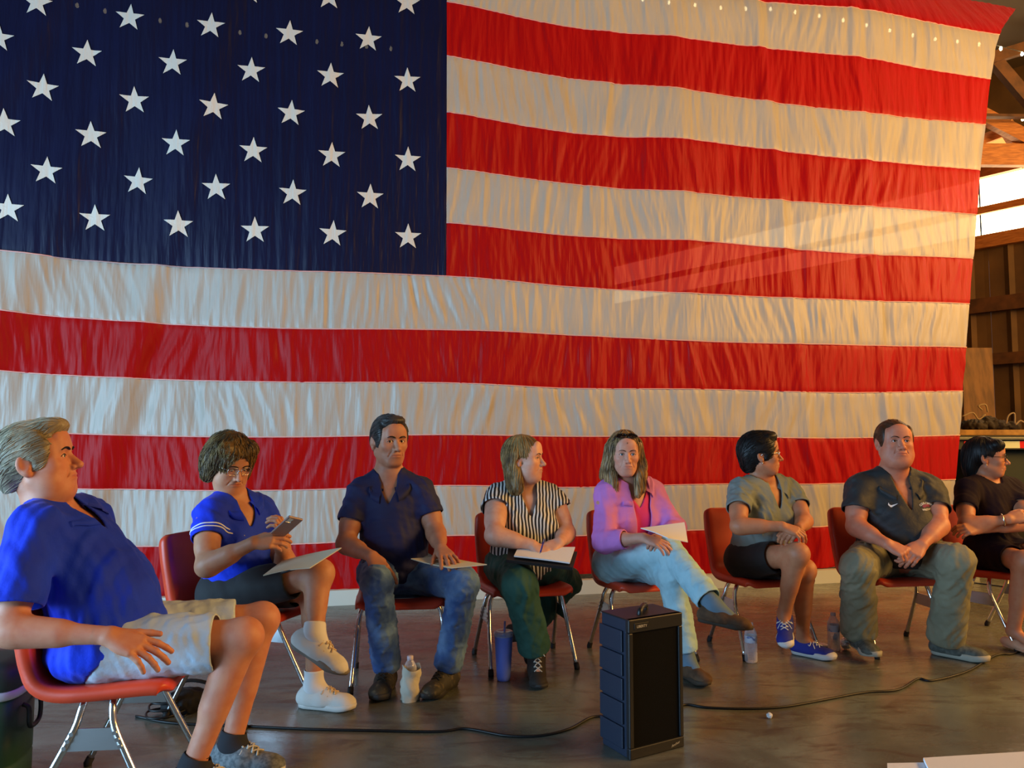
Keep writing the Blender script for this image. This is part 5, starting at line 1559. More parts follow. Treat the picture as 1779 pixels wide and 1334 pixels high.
for dx, dy in ((-.016, .006), (.012, -.008)):
    V, Fs = poly2d([(-.014 + dx, -.008 + dy), (-.006 + dx, .008 + dy), (.002 + dx, .002 + dy), (.010 + dx, .007 + dy), (.013 + dx, -.006 + dy), (0 + dx, -.011 + dy)])
    decal(sh, B.hipc + B.up * B.len * .79 - B.xs * .085, B.xs, B.up, V, Fs, M_WHITE_PRINT, 'emblem')
L = [B.torso[0].grow(.012)]
for q in 'LR':
    Hq, K = B.j['hip' + q], B.j['kn' + q]; t = .62; e = Hq + (K - Hq) * t; d = unit(K - Hq)
    L += [RCC(Hq, e, .104, .086, .06, e, d)]
B.garment('shorts', L, M_BLACK_CLOTH, disp=wrinkle(62, .003, .10), label='black shorts')
M_BLUESHOE = mat('blue_canvas_shoe', LP(38, 48, 148), .8, bump=(200, .15, .002)); M_LACEW = mat('white_lace', LP(225, 225, 225), .8)
M_TOEW = mat('white_rubber', LP(214, 214, 214), .5)
for q in 'LR':
    f = B.o['foot' + q]
    shoe(B, q, B.j['an' + q], f['f'], M_BLUESHOE, M_TOEW, up=f.get('u', (0, 0, 1)), sc=.96, h=.088, m_lace=M_LACEW, m_toe=M_TOEW, label='blue canvas shoe with white toe cap', sole_t=.032)
M_HAIRBK = hair_mat('black_hair', LP(24, 20, 20), LP(14, 12, 12), .5)
hp = cap_prims(H, .016, .006, 1.0, .006) + [H.el((.067, .022, .035), (.016, .038, .058), .02), H.el((-.067, .022, .035), (.016, .038, .058), .02), H.el((0, .045, .110), (.066, .055, .030), .02), H.el((0, -.085, -.005), (.066, .040, .075), .03), H.el((0, -.070, -.060), (.052, .040, .045), .03)] + \
     [H.el((0, .136, -.010), (.066, .085, .086), .006, -1), H.el((.094, -.002, -.014), (.022, .026, .036), .006, -1), H.el((-.094, -.002, -.014), (.022, .026, .036), .006, -1), H.el((0, -.01, -.165), (.12, .13, .075), .01, -1), H.el((0, .085, -.095), (.12, .09, .09), .01, -1)]
hair(B, hp, M_HAIRBK, back_flow, strands=800, slen=.05, srad=.0018, label='short black hair', lift=.002)
glasses(B, M_GLASS_METAL, w=.024, h=.016, label='silver and black spectacles', r=.0022)
B.brows(M_HAIRBK, .0026)
bm = bmesh.new(); bmesh.ops.create_icosphere(bm, subdivisions=1, radius=.006, matrix=Matrix.Translation(H.p(.084, -.004, -.042)))
adopt(obj('earring', mesh_bm('earring', bm, True), M_GLASS_METAL), B.root)
cc = c + .035 * V3(math.sin(math.radians(30)), -math.cos(math.radians(30)), 0)
chair(1.475, 4.490, 13, 'orange molded chair under the woman in the grey polo')
P6 = B

# ---------------------------------------------- 7: large man, black polo, khaki trousers
c, hL, hR, M = hips(1554, 4.36, 2, w=.11)
j = dict(hipL=hL, hipR=hR, shR=at(1490, 846, 4.32), shL=at(1618, 846, 4.32), anR=at(1492, 1096, 4.18), anL=at_z(1642, 1108, .10), wrR=at(1540, 944, 4.02), wrL=at(1602, 946, 4.02))
j['knR'] = at(1490, 984, 3.98); j['knL'] = at(1662, 974, 3.98)
j['elR'] = mid(j['shR'], j['wrR'], 1486, 914, .31, .27); j['elL'] = mid(j['shL'], j['wrL'], 1632, 912, .31, .27)
check('P7', j)
H = Loc(at(1554, 770, 4.28), yaw_pitch(-7, 4), 1.07 * 1.03)
B = Body('heavy-set man in a black polo and khaki trousers with clasped hands', j, H, dict(
    w=1.2, d=1.25, arm=1.22, leg=1.12, hs=1.08, neck=.068, belly=dict(r=.19, f=.06, h=.34), head=dict(fat=1.0, w=1.05, jaw=1.18, nose=1.15), gaze=(-.1, 1, .05),
    handR=dict(d=(.72, -.45, -.42), n=(.1, -.72, .66), c=GRIP, s=.04, t=(.3, .3, .3)), handL=dict(d=(-.72, -.42, -.45), n=(.1, -.72, .66), c=[(26, 38, 22), (28, 40, 22), (30, 42, 22), (32, 44, 22)], s=.05, t=(.4, .2, .2)),
    footR=dict(f=(-.05, -1, 0)), footL=dict(f=(.72, -.68, 0)), ruddy=.6, brow=None)).build(skin_mat('ruddy2', LP(200, 132, 104)))
M_BLKP = mat('charcoal_black_knit', LP(38, 42, 44), .7, noise=(5, LP(30, 33, 36), .3, .7), bump=(30, .4, .010), sheen=.04)
sh = B.garment('polo_shirt', torso_garment(B, .020, .62, .026, hem=(B.hipc + V3(0, 0, -.04), (0, 0, -1)), open_r=.078, vneck=(.042, 0.120), sleeve_r=.062),
               M_BLKP, disp=wrinkle(71, 0.0119, 0.111, axis=(1, .2, -.3)), label='charcoal black polo shirt with white chest logos')
collar(B, sh, M_BLKP, r=.088, h=.028)
sw = [(-.026, .000), (-.020, -.010), (-.012, -.011), (.026, .011), (-.008, -.001), (-.014, -.001), (-.018, .004), (-.020, .012)]
V = [(x, y) for x, y in sw]; decal(sh, B.hipc + B.up * B.len * .815 + B.xs * .088, B.xs * -1, B.up, V, [(0, 1, 2, 6), (0, 6, 7), (2, 3, 4), (2, 4, 5), (2, 5, 6)], M_WHITE_PRINT, 'swoosh_logo')
lo = B.hipc + B.up * B.len * .80 - B.xs * .095
V, Fs = text2d('CLEAR-CREEK', .013, arc=.07); decal(sh, lo + B.up * .014, B.xs * -1, B.up, V, Fs, M_WHITE_PRINT, 'lettering', parent_label='arched white lettering')
V, Fs = poly2d([(-.030, .0), (-.018, .009), (0, .012), (.018, .009), (.030, .0), (.020, -.006), (-.020, -.006)]); decal(sh, lo + B.up * .002, B.xs * -1, B.up, V, Fs, mat('maroon_print', LP(120, 20, 80), .7), 'emblem')
V, Fs = text2d('WRESTLING', .013); decal(sh, lo - B.up * .018, B.xs * -1, B.up, V, Fs, M_WHITE_PRINT, 'lettering', parent_label='white lettering')
M_KHAKI = mat('khaki_twill', LP(134, 132, 108), .8, noise=(5, LP(112, 110, 90), .3, .7), bump=(24, .45, .010))
trousers(B, M_KHAKI, 'grey khaki trousers', ease=.020, ankle=.076, knee=.074, hip=.116, t=1.02, disp=wrinkle(72, 0.0102, 0.076, axis=(.4, 0, 1)))
M_GRSHOE = mat('grey_green_shoe', LP(92, 96, 88), .8, noise=(50, LP(68, 72, 66), .4, .6)); M_SOLEK = mat('tan_grey_sole', LP(168, 164, 148), .7)
for q in 'LR':
    shoe(B, q, B.j['an' + q], B.o['foot' + q]['f'], M_GRSHOE, M_SOLEK, sc=1.12, h=.098, label='grey walking shoe', sole_t=.030)
M_HAIRBZ = hair_mat('short_brown_hair', LP(86, 56, 36), LP(58, 38, 26))
hp = cap_prims(H, .006, .001, 1.05) + [H.el((.069, .022, .035), (.016, .038, .058), .02), H.el((-.069, .022, .035), (.016, .038, .058), .02), H.el((0, -.050, .02), (.080, .065, .09), .03)] + \
     [H.el((0, .130, .018), (.074, .090, .094), .012, -1), H.el((.10, -.004, -.012), (.022, .025, .036), .006, -1), H.el((-.10, -.004, -.012), (.022, .025, .036), .006, -1), H.el((0, -.03, -.135), (.12, .12, .085), .01, -1), H.el((0, .085, -.085), (.12, .09, .09), .01, -1)]
hair(B, hp, M_HAIRBZ, back_flow, strands=600, slen=.03, srad=.0012, label='closely cropped receding brown hair', lift=.0005)
B.brows(M_HAIRBZ, .0026)
cc = at(1545, 960, 4.33)
chair(cc[0], cc[1], 8, 'orange molded chair under the man in khaki trousers')
P7 = B

# ---------------------------------------------- 8: woman, dark dress, arms crossed
c, hL, hR, M = hips(1722, 4.55, 35)
j = dict(hipL=hL, hipR=hR, shR=at(1676, 848, 4.44), shL=at(1760, 846, 4.60), wrR=at(1752, 902, 4.20), wrL=at(1698, 920, 4.24), anR=at_z(1760, 1096, .11), anL=at_z(1800, 1090, .11))
j['knR'] = mid(hR, j['anR'], 1782, 975, .41, .40); j['knL'] = mid(hL, j['anL'], 1815, 965, .41, .40)
j['elR'] = mid(j['shR'], j['wrR'], 1678, 912, .28, .25); j['elL'] = mid(j['shL'], j['wrL'], 1790, 908, .28, .25)
check('P8', j)
H = Loc(at(1714, 796, 4.50), yaw_pitch(58, 0), .96 * 1.03)
B = Body('woman in spectacles and a dark plum dress with folded arms at the right edge', j, H, dict(
    w=.95, d=.98, arm=.95, leg=.95, hs=.92, neck=.046, bust=dict(s=.9), head=dict(nose=.95), gaze=(.1, 1, 0),
    handR=dict(d=(.92, -.10, .25), n=(.1, -.85, .5), c=GRIP, t=(.3, .3, .2)), handL=dict(d=(-.92, -.25, .05), n=(-.1, -.75, .6), c=CURL, t=(.3, .3, .2)),
    footR=dict(f=(.35, -.9, 0)), footL=dict(f=(.4, -.9, 0)), lip=(.80, .46, .46), brow=None)).build(skin_mat('tan3', LP(190, 128, 94)))
M_PLUM = mat('dark_plum_knit', LP(26, 12, 24), .9, bump=(30, .3, .008), spec=.2)
L = torso_garment(B, .013, .58, .022, open_r=.072)
L = [p for p in L if p.op == 1]; cuts = [p for p in torso_garment(B, .013, .58, .022, open_r=.072) if p.op != 1]
for q in 'LR':
    Hq, K = B.j['hip' + q], B.j['kn' + q]; e = Hq + (K - Hq) * .72; d = unit(K - Hq)
    L.append(RCC(Hq, e, .100, .080, .07, e, d))
dr = B.garment('dress', L + cuts, M_PLUM, disp=wrinkle(81, 0.0068, 0.085, axis=(.4, .2, -1)), label='dark plum short-sleeved dress')
V, Fs = poly2d([(.007 * math.cos(a), .009 * math.sin(a)) for a in np.linspace(0, 6.28, 11)[:-1]]); decal(dr, B.hipc + B.up * B.len * .78 - B.xs * .075, B.xs, B.up, V, Fs, M_WHITE_PRINT, 'pin', off=.004)
adopt(tube('necklace', spline([B.nb + B.xs * .06 + B.fs * .02 + B.up * .035, B.nb + B.xs * .04 + B.fs * .075 - B.up * .0, B.nb + B.fs * .105 - B.up * .035, B.nb - B.xs * .04 + B.fs * .075 - B.up * .0, B.nb - B.xs * .06 + B.fs * .02 + B.up * .035], 6), .0012, M_GLASS_METAL, seg=5), B.root)
adopt(tube('bracelet', [B.j['wrR'] + unit(B.j['wrR'] - B.j['elR']) * -.03 + .034 * (unit(np.cross(unit(B.j['wrR'] - B.j['elR']), [0, 0, 1.0])) * math.cos(a) + np.cross(unit(B.j['wrR'] - B.j['elR']), unit(np.cross(unit(B.j['wrR'] - B.j['elR']), [0, 0, 1.0]))) * math.sin(a)) for a in np.linspace(0, 6.283, 25)[:-1]], .005, M_GLASS_METAL, seg=6, closed=True), B.root)
M_NUDE = mat('nude_leather', LP(206, 160, 128), .4)
for q in 'LR':
    f = B.o['foot' + q]['f']
    o_, S_ = shoe(B, q, B.j['an' + q], f, M_NUDE, M_NUDE, sc=.95, h=.10, kind='flat', label='nude low-heeled pump', sole_t=.010)
    hl = adopt(obj('heel', polys_mesh('heel', [tube_np([S_.p(0, -.052, .012), S_.p(0, -.056, -.0)], [.014, .010], 8)]), M_NUDE), B.root); adopt_sub(hl, o_)
hp = cap_prims(H, .012, .003, 1.0, .006) + [H.el((0, -.095, -.03), (.058, .045, .085), .04), H.el((.05, .055, .085), (.045, .045, .035), .02), H.el((-.05, .055, .085), (.045, .045, .035), .02), H.rc((0, -.08, -.06), (0, -.085, -.19), .045, .03, .03),
     H.el((0, .128, -.018), (.066, .085, .094), .006, -1), H.el((.094, .016, -.014), (.026, .030, .040), .006, -1), H.el((-.094, .016, -.014), (.026, .030, .040), .006, -1), H.el((0, .075, -.11), (.11, .10, .11), .01, -1)]
hair(B, hp, M_HAIRBK, down_flow, strands=700, slen=.08, srad=.0016, label='dark hair tied back', jit=.15, lift=.001)
glasses(B, M_GLASS_DARK, w=.022, h=.019, label='dark-rimmed round spectacles', r=.0018)
B.brows(M_HAIRBK, .0026)
bm = bmesh.new(); bmesh.ops.create_icosphere(bm, subdivisions=1, radius=.005, matrix=Matrix.Translation(H.p(.083, -.004, -.040)))
adopt(obj('earring', mesh_bm('earring', bm, True), M_GLASS_METAL), B.root)
cc = c + .035 * V3(math.sin(math.radians(35)), -math.cos(math.radians(35)), 0)
chair(cc[0], cc[1], 30, 'orange molded chair at the right edge under the woman in the dark dress')
P8 = B
for q in DEBUG: print('DEBUG', *q)
# ------------------------------------------------------------------ loudspeaker
M_CAB = mat('blue_black_cabinet', LP(24, 34, 52), .5, bump=(140, .15, .002))
M_GRILLE = mat('black_grille', LP(7, 8, 9), .85, spec=.15, bump=(500, .5, .003)); M_BLACKP = mat('black_plastic', LP(20, 21, 24), .45)
M_SILVER = mat('silver_badge', LP(190, 186, 170), .4)
def speaker():
    a = floor_at(1095, 1322); b = floor_at(1189, 1297)
    fx = unit(b - a); fd = np.array([-fx[1], fx[0], 0])            # along the front, and back into the cabinet
    W, D, Ht = float(np.linalg.norm(b - a)), .185, .530
    L = Loc(a, np.array([fx, fd, [0, 0, 1.0]]))
    r = root_at('loudspeaker', tuple(a + fx * W / 2), 'black portable loudspeaker cabinet standing on the floor in front', 'loudspeaker')
    def prism(nm, x0, x1, y0, y1, z0, z1, m, bev=.004, parent=None):
        bm = bmesh.new(); box_bm(bm, (x0, y0, z0), (x1, y1, z1), bevel=bev)
        for v in bm.verts: v.co = Vector(L.p(*v.co))
        o = adopt(obj(nm, mesh_bm(nm, bm), m), r)
        if parent: adopt_sub(o, parent)
        return o
    cab = prism('cabinet', .004, W - .004, .022, D, .0, Ht - .004, M_CAB)
    # stepped ribs on both sides
    for i in range(5):
        z0 = .030 + i * .092
        for x0, x1 in ((-.006, .010), (W - .010, W + .006)): prism('side_rib', x0, x1, .040, D + .004, z0, z0 + .083, M_CAB, .003)
    t = .020
    for nm, q in (('frame_bar', (0, W, 0, .024, 0, .042)), ('frame_bar', (0, W, 0, .024, Ht - .052, Ht)), ('frame_bar', (0, t, 0, .024, .042, Ht - .052)), ('frame_bar', (W - t, W, 0, .024, .042, Ht - .052))): prism(nm, *q, M_BLACKP)
    prism('grille', t, W - t, .008, .022, .040, Ht - .050, M_GRILLE, .002)
    prism('top_cap', 0, W, .0, D, Ht - .006, Ht, M_BLACKP, .003)
    hd = adopt(tube('handle', spline([L.p(.10, .06, Ht - .004), L.p(.11, .065, Ht + .016), L.p(W - .10, .115, Ht + .018), L.p(W - .09, .12, Ht - .004)], 6), .011, M_BLACKP, seg=10), r)
    bd = prism('badge', .026, .096, -.002, .002, Ht - .040, Ht - .016, M_BLACKP, .001)
    V, Fs = text2d('LIBERTY', .014)
    adopt_sub(adopt(obj('lettering', polys_mesh('lettering', [([L.p(.062 + x, -.0030, Ht - .033 + y) for x, y in V], Fs)], False), M_SILVER), r), bd)
    V, Fs = text2d('Anchor', .014)
    adopt(obj('emblem', polys_mesh('emblem', [([L.p(W - .046 + x, -.0015, .016 + y + .25 * x) for x, y in V], Fs)], False), M_SILVER), r)
speaker()

# ------------------------------------------------------------------ cables
def cable(name, px, rad, m, label, lift=0.0):
    P = [floor_at(x, y) + np.array([0, 0, rad + lift]) for x, y in px]
    o = tube(name, spline(P, 8), rad, m, seg=6)
    return tag(o, label, 'cable')
M_CABLE = mat('black_cable', LP(16, 15, 15), .5); M_REDC = mat('red_cable', LP(120, 34, 34), .6)
cable('power_cable', [(236, 1246), (300, 1258), (400, 1262), (520, 1268), (640, 1271), (760, 1273), (810, 1268), (880, 1280), (940, 1280), (990, 1268), (1032, 1247), (1080, 1252), (1115, 1268)], .0055, M_CABLE, 'black cable running along the floor left of the loudspeaker')
cable('audio_cable', [(1140, 1262), (1165, 1240), (1190, 1226), (1230, 1231), (1300, 1233), (1360, 1230), (1420, 1220), (1500, 1205), (1560, 1200), (1595, 1181), (1620, 1184), (1680, 1168), (1730, 1140), (1765, 1135), (1800, 1105)], .0055, M_CABLE, 'black cable snaking over the floor right of the loudspeaker')
cable('thin_cable', [(1240, 1020), (1330, 1012), (1440, 1008), (1560, 1006), (1660, 1010), (1760, 1022), (1830, 1028)], .005, M_CABLE, 'thin dark cable on the floor behind the chairs at right')
cable('red_cable', [(20, 1212), (90, 1214), (160, 1215), (240, 1219), (330, 1222)], .004, M_REDC, 'thin red cable on the floor behind the nearest chair')
# coil and bag under the nearest man's legs
c0 = floor_at(285, 1248)
tag(tube('cable_coil', [c0 + np.array([.085 * math.cos(a) * (1 + .1 * math.sin(3 * a)), .085 * math.sin(a) + .004 * a, .008 + .0035 * a]) for a in np.linspace(0, 18, 90)], .005, M_CABLE, seg=6), 'coil of black cable on the floor beside the black bag', 'cable')
c0 = floor_at(322, 1238); Lb = Loc(c0, yaw_pitch(30))
bag = root_at('shoulder_bag', tuple(c0), 'small black bag lying on the floor behind the nearest man', 'bag')
Bg = type('X', (), {})()
V, Fq = nets([Lb.el((0, 0, .055), (.085, .06, .055), .02), Lb.rc((-.06, 0, .04), (.06, 0, .04), .04, .04, .03), CUT(c0 + V3(0, 0, .004), (0, 0, -1), .3)], .008, wrinkle(91, .006, .05))
adopt(obj('bag_body', mesh_np('bag_body', V, Fq), M_BLACK_CLOTH), bag)
adopt(tube('strap', spline([Lb.p(-.08, 0, .06), Lb.p(-.10, .05, .12), Lb.p(0, .03, .15), Lb.p(.09, .02, .11), Lb.p(.085, 0, .06)], 6), .008, M_BLACK_CLOTH, seg=8), bag)

# ------------------------------------------------------------------ drink cooler
M_COOLER = mat('green_steel', LP(46, 84, 52), .45, noise=(6, LP(36, 68, 42), .4, .7)); M_COOLLID = mat('dark_green_lid', LP(44, 58, 46), .55)
def cooler():
    c = at(-46, 1300, 2.62); c[2] = 0; L = Loc(c, yaw_pitch(12))
    r = root_at('drink_cooler', tuple(c), 'green drink cooler with white rim and dark lid at the left edge', 'cooler')
    def part(nm, prims, m, vox=.008):
        V, Fq = nets(prims, vox); return adopt(obj(nm, mesh_np(nm, V, Fq), m), r)
    def ring(z0, z1, rx, ry, seg=40, p=4.0):
        a = np.linspace(0, 2 * math.pi, seg, endpoint=False)
        cx = np.sign(np.cos(a)) * np.abs(np.cos(a)) ** (2 / p); sy = np.sign(np.sin(a)) * np.abs(np.sin(a)) ** (2 / p)
        return cx, sy
    def shell(nm, zs, m):
        cx, sy = ring(0, 0, 1, 1); V = []; Fs = []; n = len(cx)
        for rx, ry, z in zs: V += [L.p(cx[i] * rx, sy[i] * ry, z) for i in range(n)]
        for k in range(len(zs) - 1):
            for i in range(n): Fs.append((k * n + i, k * n + (i + 1) % n, (k + 1) * n + (i + 1) % n, (k + 1) * n + i))
        Fs.append(tuple(reversed(range(n)))); Fs.append(tuple(range((len(zs) - 1) * n, len(zs) * n)))
        return adopt(obj(nm, polys_mesh(nm, [(V, Fs)]), m), r)
    body = shell('body', [(.155, .125, .0), (.165, .135, .015), (.165, .135, .10), (.160, .130, .106), (.165, .135, .112), (.166, .136, .335)], M_COOLER)
    shell('rim', [(.170, .140, .335), (.174, .144, .342), (.174, .144, .360), (.168, .138, .366)], M_TOEW)
    shell('lid', [(.170, .140, .366), (.174, .144, .376), (.172, .142, .425), (.155, .125, .450), (.10, .08, .456)], M_COOLLID)
    for s_ in (-1, 1):
        h = adopt(tube('handle', spline([L.p(s_ * .170, -.05, .30), L.p(s_ * .190, -.05, .285), L.p(s_ * .192, -.04, .22), L.p(s_ * .192, .04, .22), L.p(s_ * .190, .05, .285), L.p(s_ * .170, .05, .30)], 5), .008, M_BLACKP, seg=8), r)
cooler()

# ------------------------------------------------------------------ cups and bottles
def glass_mat(name, col, rough=.08, alpha=.35):
    m = bpy.data.materials.new(name); m.use_nodes = True; nt = m.node_tree; b = nt.nodes['Principled BSDF']
    b.inputs['Base Color'].default_value = (*col, 1); b.inputs['Roughness'].default_value = rough; b.inputs['Specular IOR Level'].default_value = .6
    tp = nt.nodes.new('ShaderNodeBsdfTransparent'); tp.inputs['Color'].default_value = (.93, .94, .96, 1)
    lw = nt.nodes.new('ShaderNodeLayerWeight'); lw.inputs['Blend'].default_value = .45
    mr = nt.nodes.new('ShaderNodeMapRange'); mr.inputs[3].default_value = alpha * .55; mr.inputs[4].default_value = min(1, alpha * 2.4)
    mx = nt.nodes.new('ShaderNodeMixShader'); nt.links.new(lw.outputs['Facing'], mr.inputs[0]); nt.links.new(mr.outputs[0], mx.inputs[0])
    nt.links.new(tp.outputs[0], mx.inputs[1]); nt.links.new(b.outputs[0], mx.inputs[2]); nt.links.new(mx.outputs[0], nt.nodes['Material Output'].inputs[0])
    return m
M_PET = glass_mat('clear_plastic', (.85, .85, .9)); M_CAPW = mat('white_cap', LP(216, 206, 214), .5); M_LABEL = mat('bottle_label', LP(198, 204, 222), .5, noise=(40, LP(90, 110, 170), .58, .64))
def bottle(px, py, h, label, full=True, lab=True):
    c = floor_at(px, py); s_ = h / .205
    r = root_at('water_bottle', tuple(c), label, 'bottle', 'clear water bottles')
    prof = [(.020, .004), (.029, .001), (.0325, .008), (.0325, .05), (.0305, .055), (.0325, .060), (.0325, .10), (.0315, .105), (.0315, .135), (.0325, .140), (.030, .155), (.020, .175), (.0135, .186), (.0125, .192)]
    prof = [(a * s_, b * s_) for a, b in prof]
    adopt(obj('body', polys_mesh('body', [lathe(prof, 20, c)]), M_PET), r)
    adopt(obj('cap', polys_mesh('cap', [lathe([(.0140 * s_, .187 * s_), (.0148 * s_, .190 * s_), (.0148 * s_, .203 * s_), (.0135 * s_, .205 * s_)], 16, c)]), M_CAPW), r)
    if lab:
        V, Fs = lathe([(.0325 * s_, .104 * s_), (.0328 * s_, .105 * s_), (.0328 * s_, .138 * s_), (.0325 * s_, .139 * s_)], 20, c); adopt(obj('bottle_label', polys_mesh('bottle_label', [(V, Fs[:-2])]), M_LABEL), r)
    return r, c
bottle(1305, 1150, .215, 'clear water bottle on the floor left of the blue canvas shoes')
bottle(1449, 1129, .215, 'clear water bottle on the floor between the two chairs at right')
r_, c_ = bottle(712, 1216, .205, 'water bottle standing inside a crumpled paper bag', lab=False)
M_PAPERBAG = mat('white_paper_bag', LP(206, 202, 184), .85, bump=(30, .6, .010))
rr = []; n = 32
for k, z in enumerate(np.linspace(0, .155, 12)):
    rr.append([c_ + np.array([(.042 + .005 * math.sin(3 * a + k * .9) + .003 * math.sin(7 * a - k * 1.3) + (.010 * (k / 11) ** 3 * math.cos(a))) * math.cos(a), (.042 + .005 * math.sin(2 * a + k)) * math.sin(a), z + (.012 * math.sin(2 * a + .6) if k == 11 else 0)]) for a in np.linspace(0, 2 * math.pi, n, endpoint=False)])
P = np.array(rr).transpose(1, 0, 2)
o = tag(obj('paper_bag', mesh_np('paper_bag', P.reshape(-1, 3), grid_faces(n, 12, True)), M_PAPERBAG), 'crumpled white paper bag around a water bottle on the floor', 'bag')
# blue tumbler with straw
c = floor_at(875, 1181); r = root_at('tumbler', tuple(c), 'tall periwinkle blue tumbler with a straw on the floor', 'tumbler')
M_TUMB = mat('periwinkle_steel', LP(104, 132, 244), .4); M_CLEARLID = glass_mat('clear_lid', (.7, .76, .95), .1, .5)
adopt(obj('cup', polys_mesh('cup', [lathe([(.028, .0), (.033, .003), (.036, .02), (.046, .20), (.0475, .222), (.0465, .225)], 28, c)]), M_TUMB), r)
adopt(obj('lid', polys_mesh('lid', [lathe([(.0490, .222), (.0500, .226), (.0500, .240), (.044, .246), (.030, .244)], 28, c)]), M_CLEARLID), r)
adopt(tube('straw', [c + V3(.002, 0, .20), c + V3(.006, -.002, .295)], .0055, mat('lilac_straw', LP(150, 150, 222), .4), seg=10), r)

# ------------------------------------------------------------------ papers, folders, phone, pens
M_PAPER = mat('white_paper', LP(232, 234, 238), .8); M_MANILA = mat('manila_card', LP(214, 206, 176), .75); M_BINDER = mat('black_binder', LP(20, 20, 24), .5)
def sheet(name, c4, m, th=.0015, sag=0.0, nu=14, nv=10, curl=0.0):
    """sheet with corners 00,10,11,01 bowed a little; real thickness"""
    c4 = [np.asarray(q, float) for q in c4]; up = unit(np.cross(c4[1] - c4[0], c4[3] - c4[0]));
    if up[2] < 0: up = -up
    top = np.zeros((nu, nv, 3))
    for i in range(nu):
        for k in range(nv):
            u, v = i / (nu - 1), k / (nv - 1)
            p = c4[0] * (1 - u) * (1 - v) + c4[1] * u * (1 - v) + c4[2] * u * v + c4[3] * (1 - u) * v
            top[i, k] = p + up * (sag * math.sin(math.pi * u) * (1 - .3 * v) + curl * u ** 4)
    bot = top - up * th; n = nu * nv
    f = grid_faces(nu, nv); Fs = [tuple(q) for q in f] + [tuple(q[::-1] + n) for q in f]
    for i in range(nu - 1):
        a, b = i * nv, (i + 1) * nv; Fs.append((b, a, a + n, b + n)); a, b = i * nv + nv - 1, (i + 1) * nv + nv - 1; Fs.append((a, b, b + n, a + n))
    for k in range(nv - 1):
        Fs.append((k, k + 1, k + 1 + n, k + n)); a = (nu - 1) * nv + k; Fs.append((a + 1, a, a + n, a + 1 + n))
    me = polys_mesh(name, [(np.concatenate([top.reshape(-1, 3), bot.reshape(-1, 3)]), Fs)], False)
    return obj(name, me, m)
def pen(name, a, b, m, label):
    r = root_at(name, tuple(a), label, 'pen'); d = unit(np.asarray(b) - a)
    adopt(tube('barrel', [a, a + (b - a) * .93], .0042, m, seg=8), r); adopt(tube('tip', [a + (b - a) * .93, b], [.0042, .001], M_SILVER, seg=8), r)
    adopt(tube('clip', [a + d * .004 + V3(0, 0, .006), a + (b - a) * .3 + V3(0, 0, .006)], .0013, M_SILVER, seg=6), r)
# phone
pc = at(498, 914, 3.03); lx = unit([.62, -.42, .50]); nx = unit([.35, -.62, -.62]); nx = unit(nx - lx * (nx @ lx)); wx = np.cross(nx, lx)
M_PHONE = mat('rose_grey_phone', LP(150, 118, 108), .35)
ph = root_at('phone', tuple(pc), 'rose grey mobile phone held up by the woman in blue', 'phone')
bm = bmesh.new(); box_bm(bm, (-.034, -.070, -.0045), (.034, .070, .0045), bevel=.004)
for v in bm.verts: v.co = Vector(pc + wx * v.co.x + lx * v.co.y + nx * v.co.z)
adopt(obj('case', mesh_bm('case', bm), M_PHONE), ph)
bm = bmesh.new(); box_bm(bm, (-.031, -.067, -.0052), (.031, .067, -.0044))
for v in bm.verts: v.co = Vector(pc + wx * v.co.x + lx * v.co.y + nx * v.co.z)
adopt(obj('screen', mesh_bm('screen', bm), M_BLACKP), ph)
bm = bmesh.new(); box_bm(bm, (.006, .036, .0044), (.029, .064, .0062), bevel=.002)
for v in bm.verts: v.co = Vector(pc + wx * v.co.x + lx * v.co.y + nx * v.co.z)
adopt(obj('camera_block', mesh_bm('camera_block', bm), M_CHROME), ph)
tag(sheet('folder', [at(457, 999, 3.02), at(538, 986, 2.96), at(593, 951, 3.05), at(490, 974, 3.20)], M_MANILA, .004, .006), 'manila folder lying across the knees of the woman in blue', 'folder')
pen('ballpoint_pen', at(488, 996, 2.985) , at(524, 985, 2.99), M_BLACKP, 'dark pen clipped to the manila folder of the woman in blue')
tag(sheet('folder', [at(714, 970, 3.46), at(784, 986, 3.33), at(846, 980, 3.36), at(772, 966, 3.58)], M_MANILA, .004, -.004), 'manila folder under the hand of the man in navy', 'folder')
tag(sheet('binder', [at(880, 972, 3.62), at(995, 986, 3.60), at(1003, 958, 3.78), at(884, 952, 3.80)], M_BINDER, .014, 0), 'black binder on the lap of the woman in green trousers', 'binder')
tag(sheet('paper_stack', [at(893, 965, 3.64), at(990, 977, 3.62), at(999, 950, 3.78), at(900, 951, 3.79)], M_PAPER, .007, .002), 'stack of white paper on the black binder', 'paper')
pen('marker_pen', at(946, 936, 3.64), at(938, 962, 3.60), mat('violet_pen', LP(52, 40, 130), .4), 'violet pen in the hand of the woman in the striped blouse')
tag(sheet('paper_sheets', [at(1113, 917, 3.70), at(1160, 934, 3.56), at(1195, 941, 3.60), at(1189, 907, 3.78)], M_PAPER, .004, .004), 'folded white papers on the knee of the woman in lilac', 'paper')
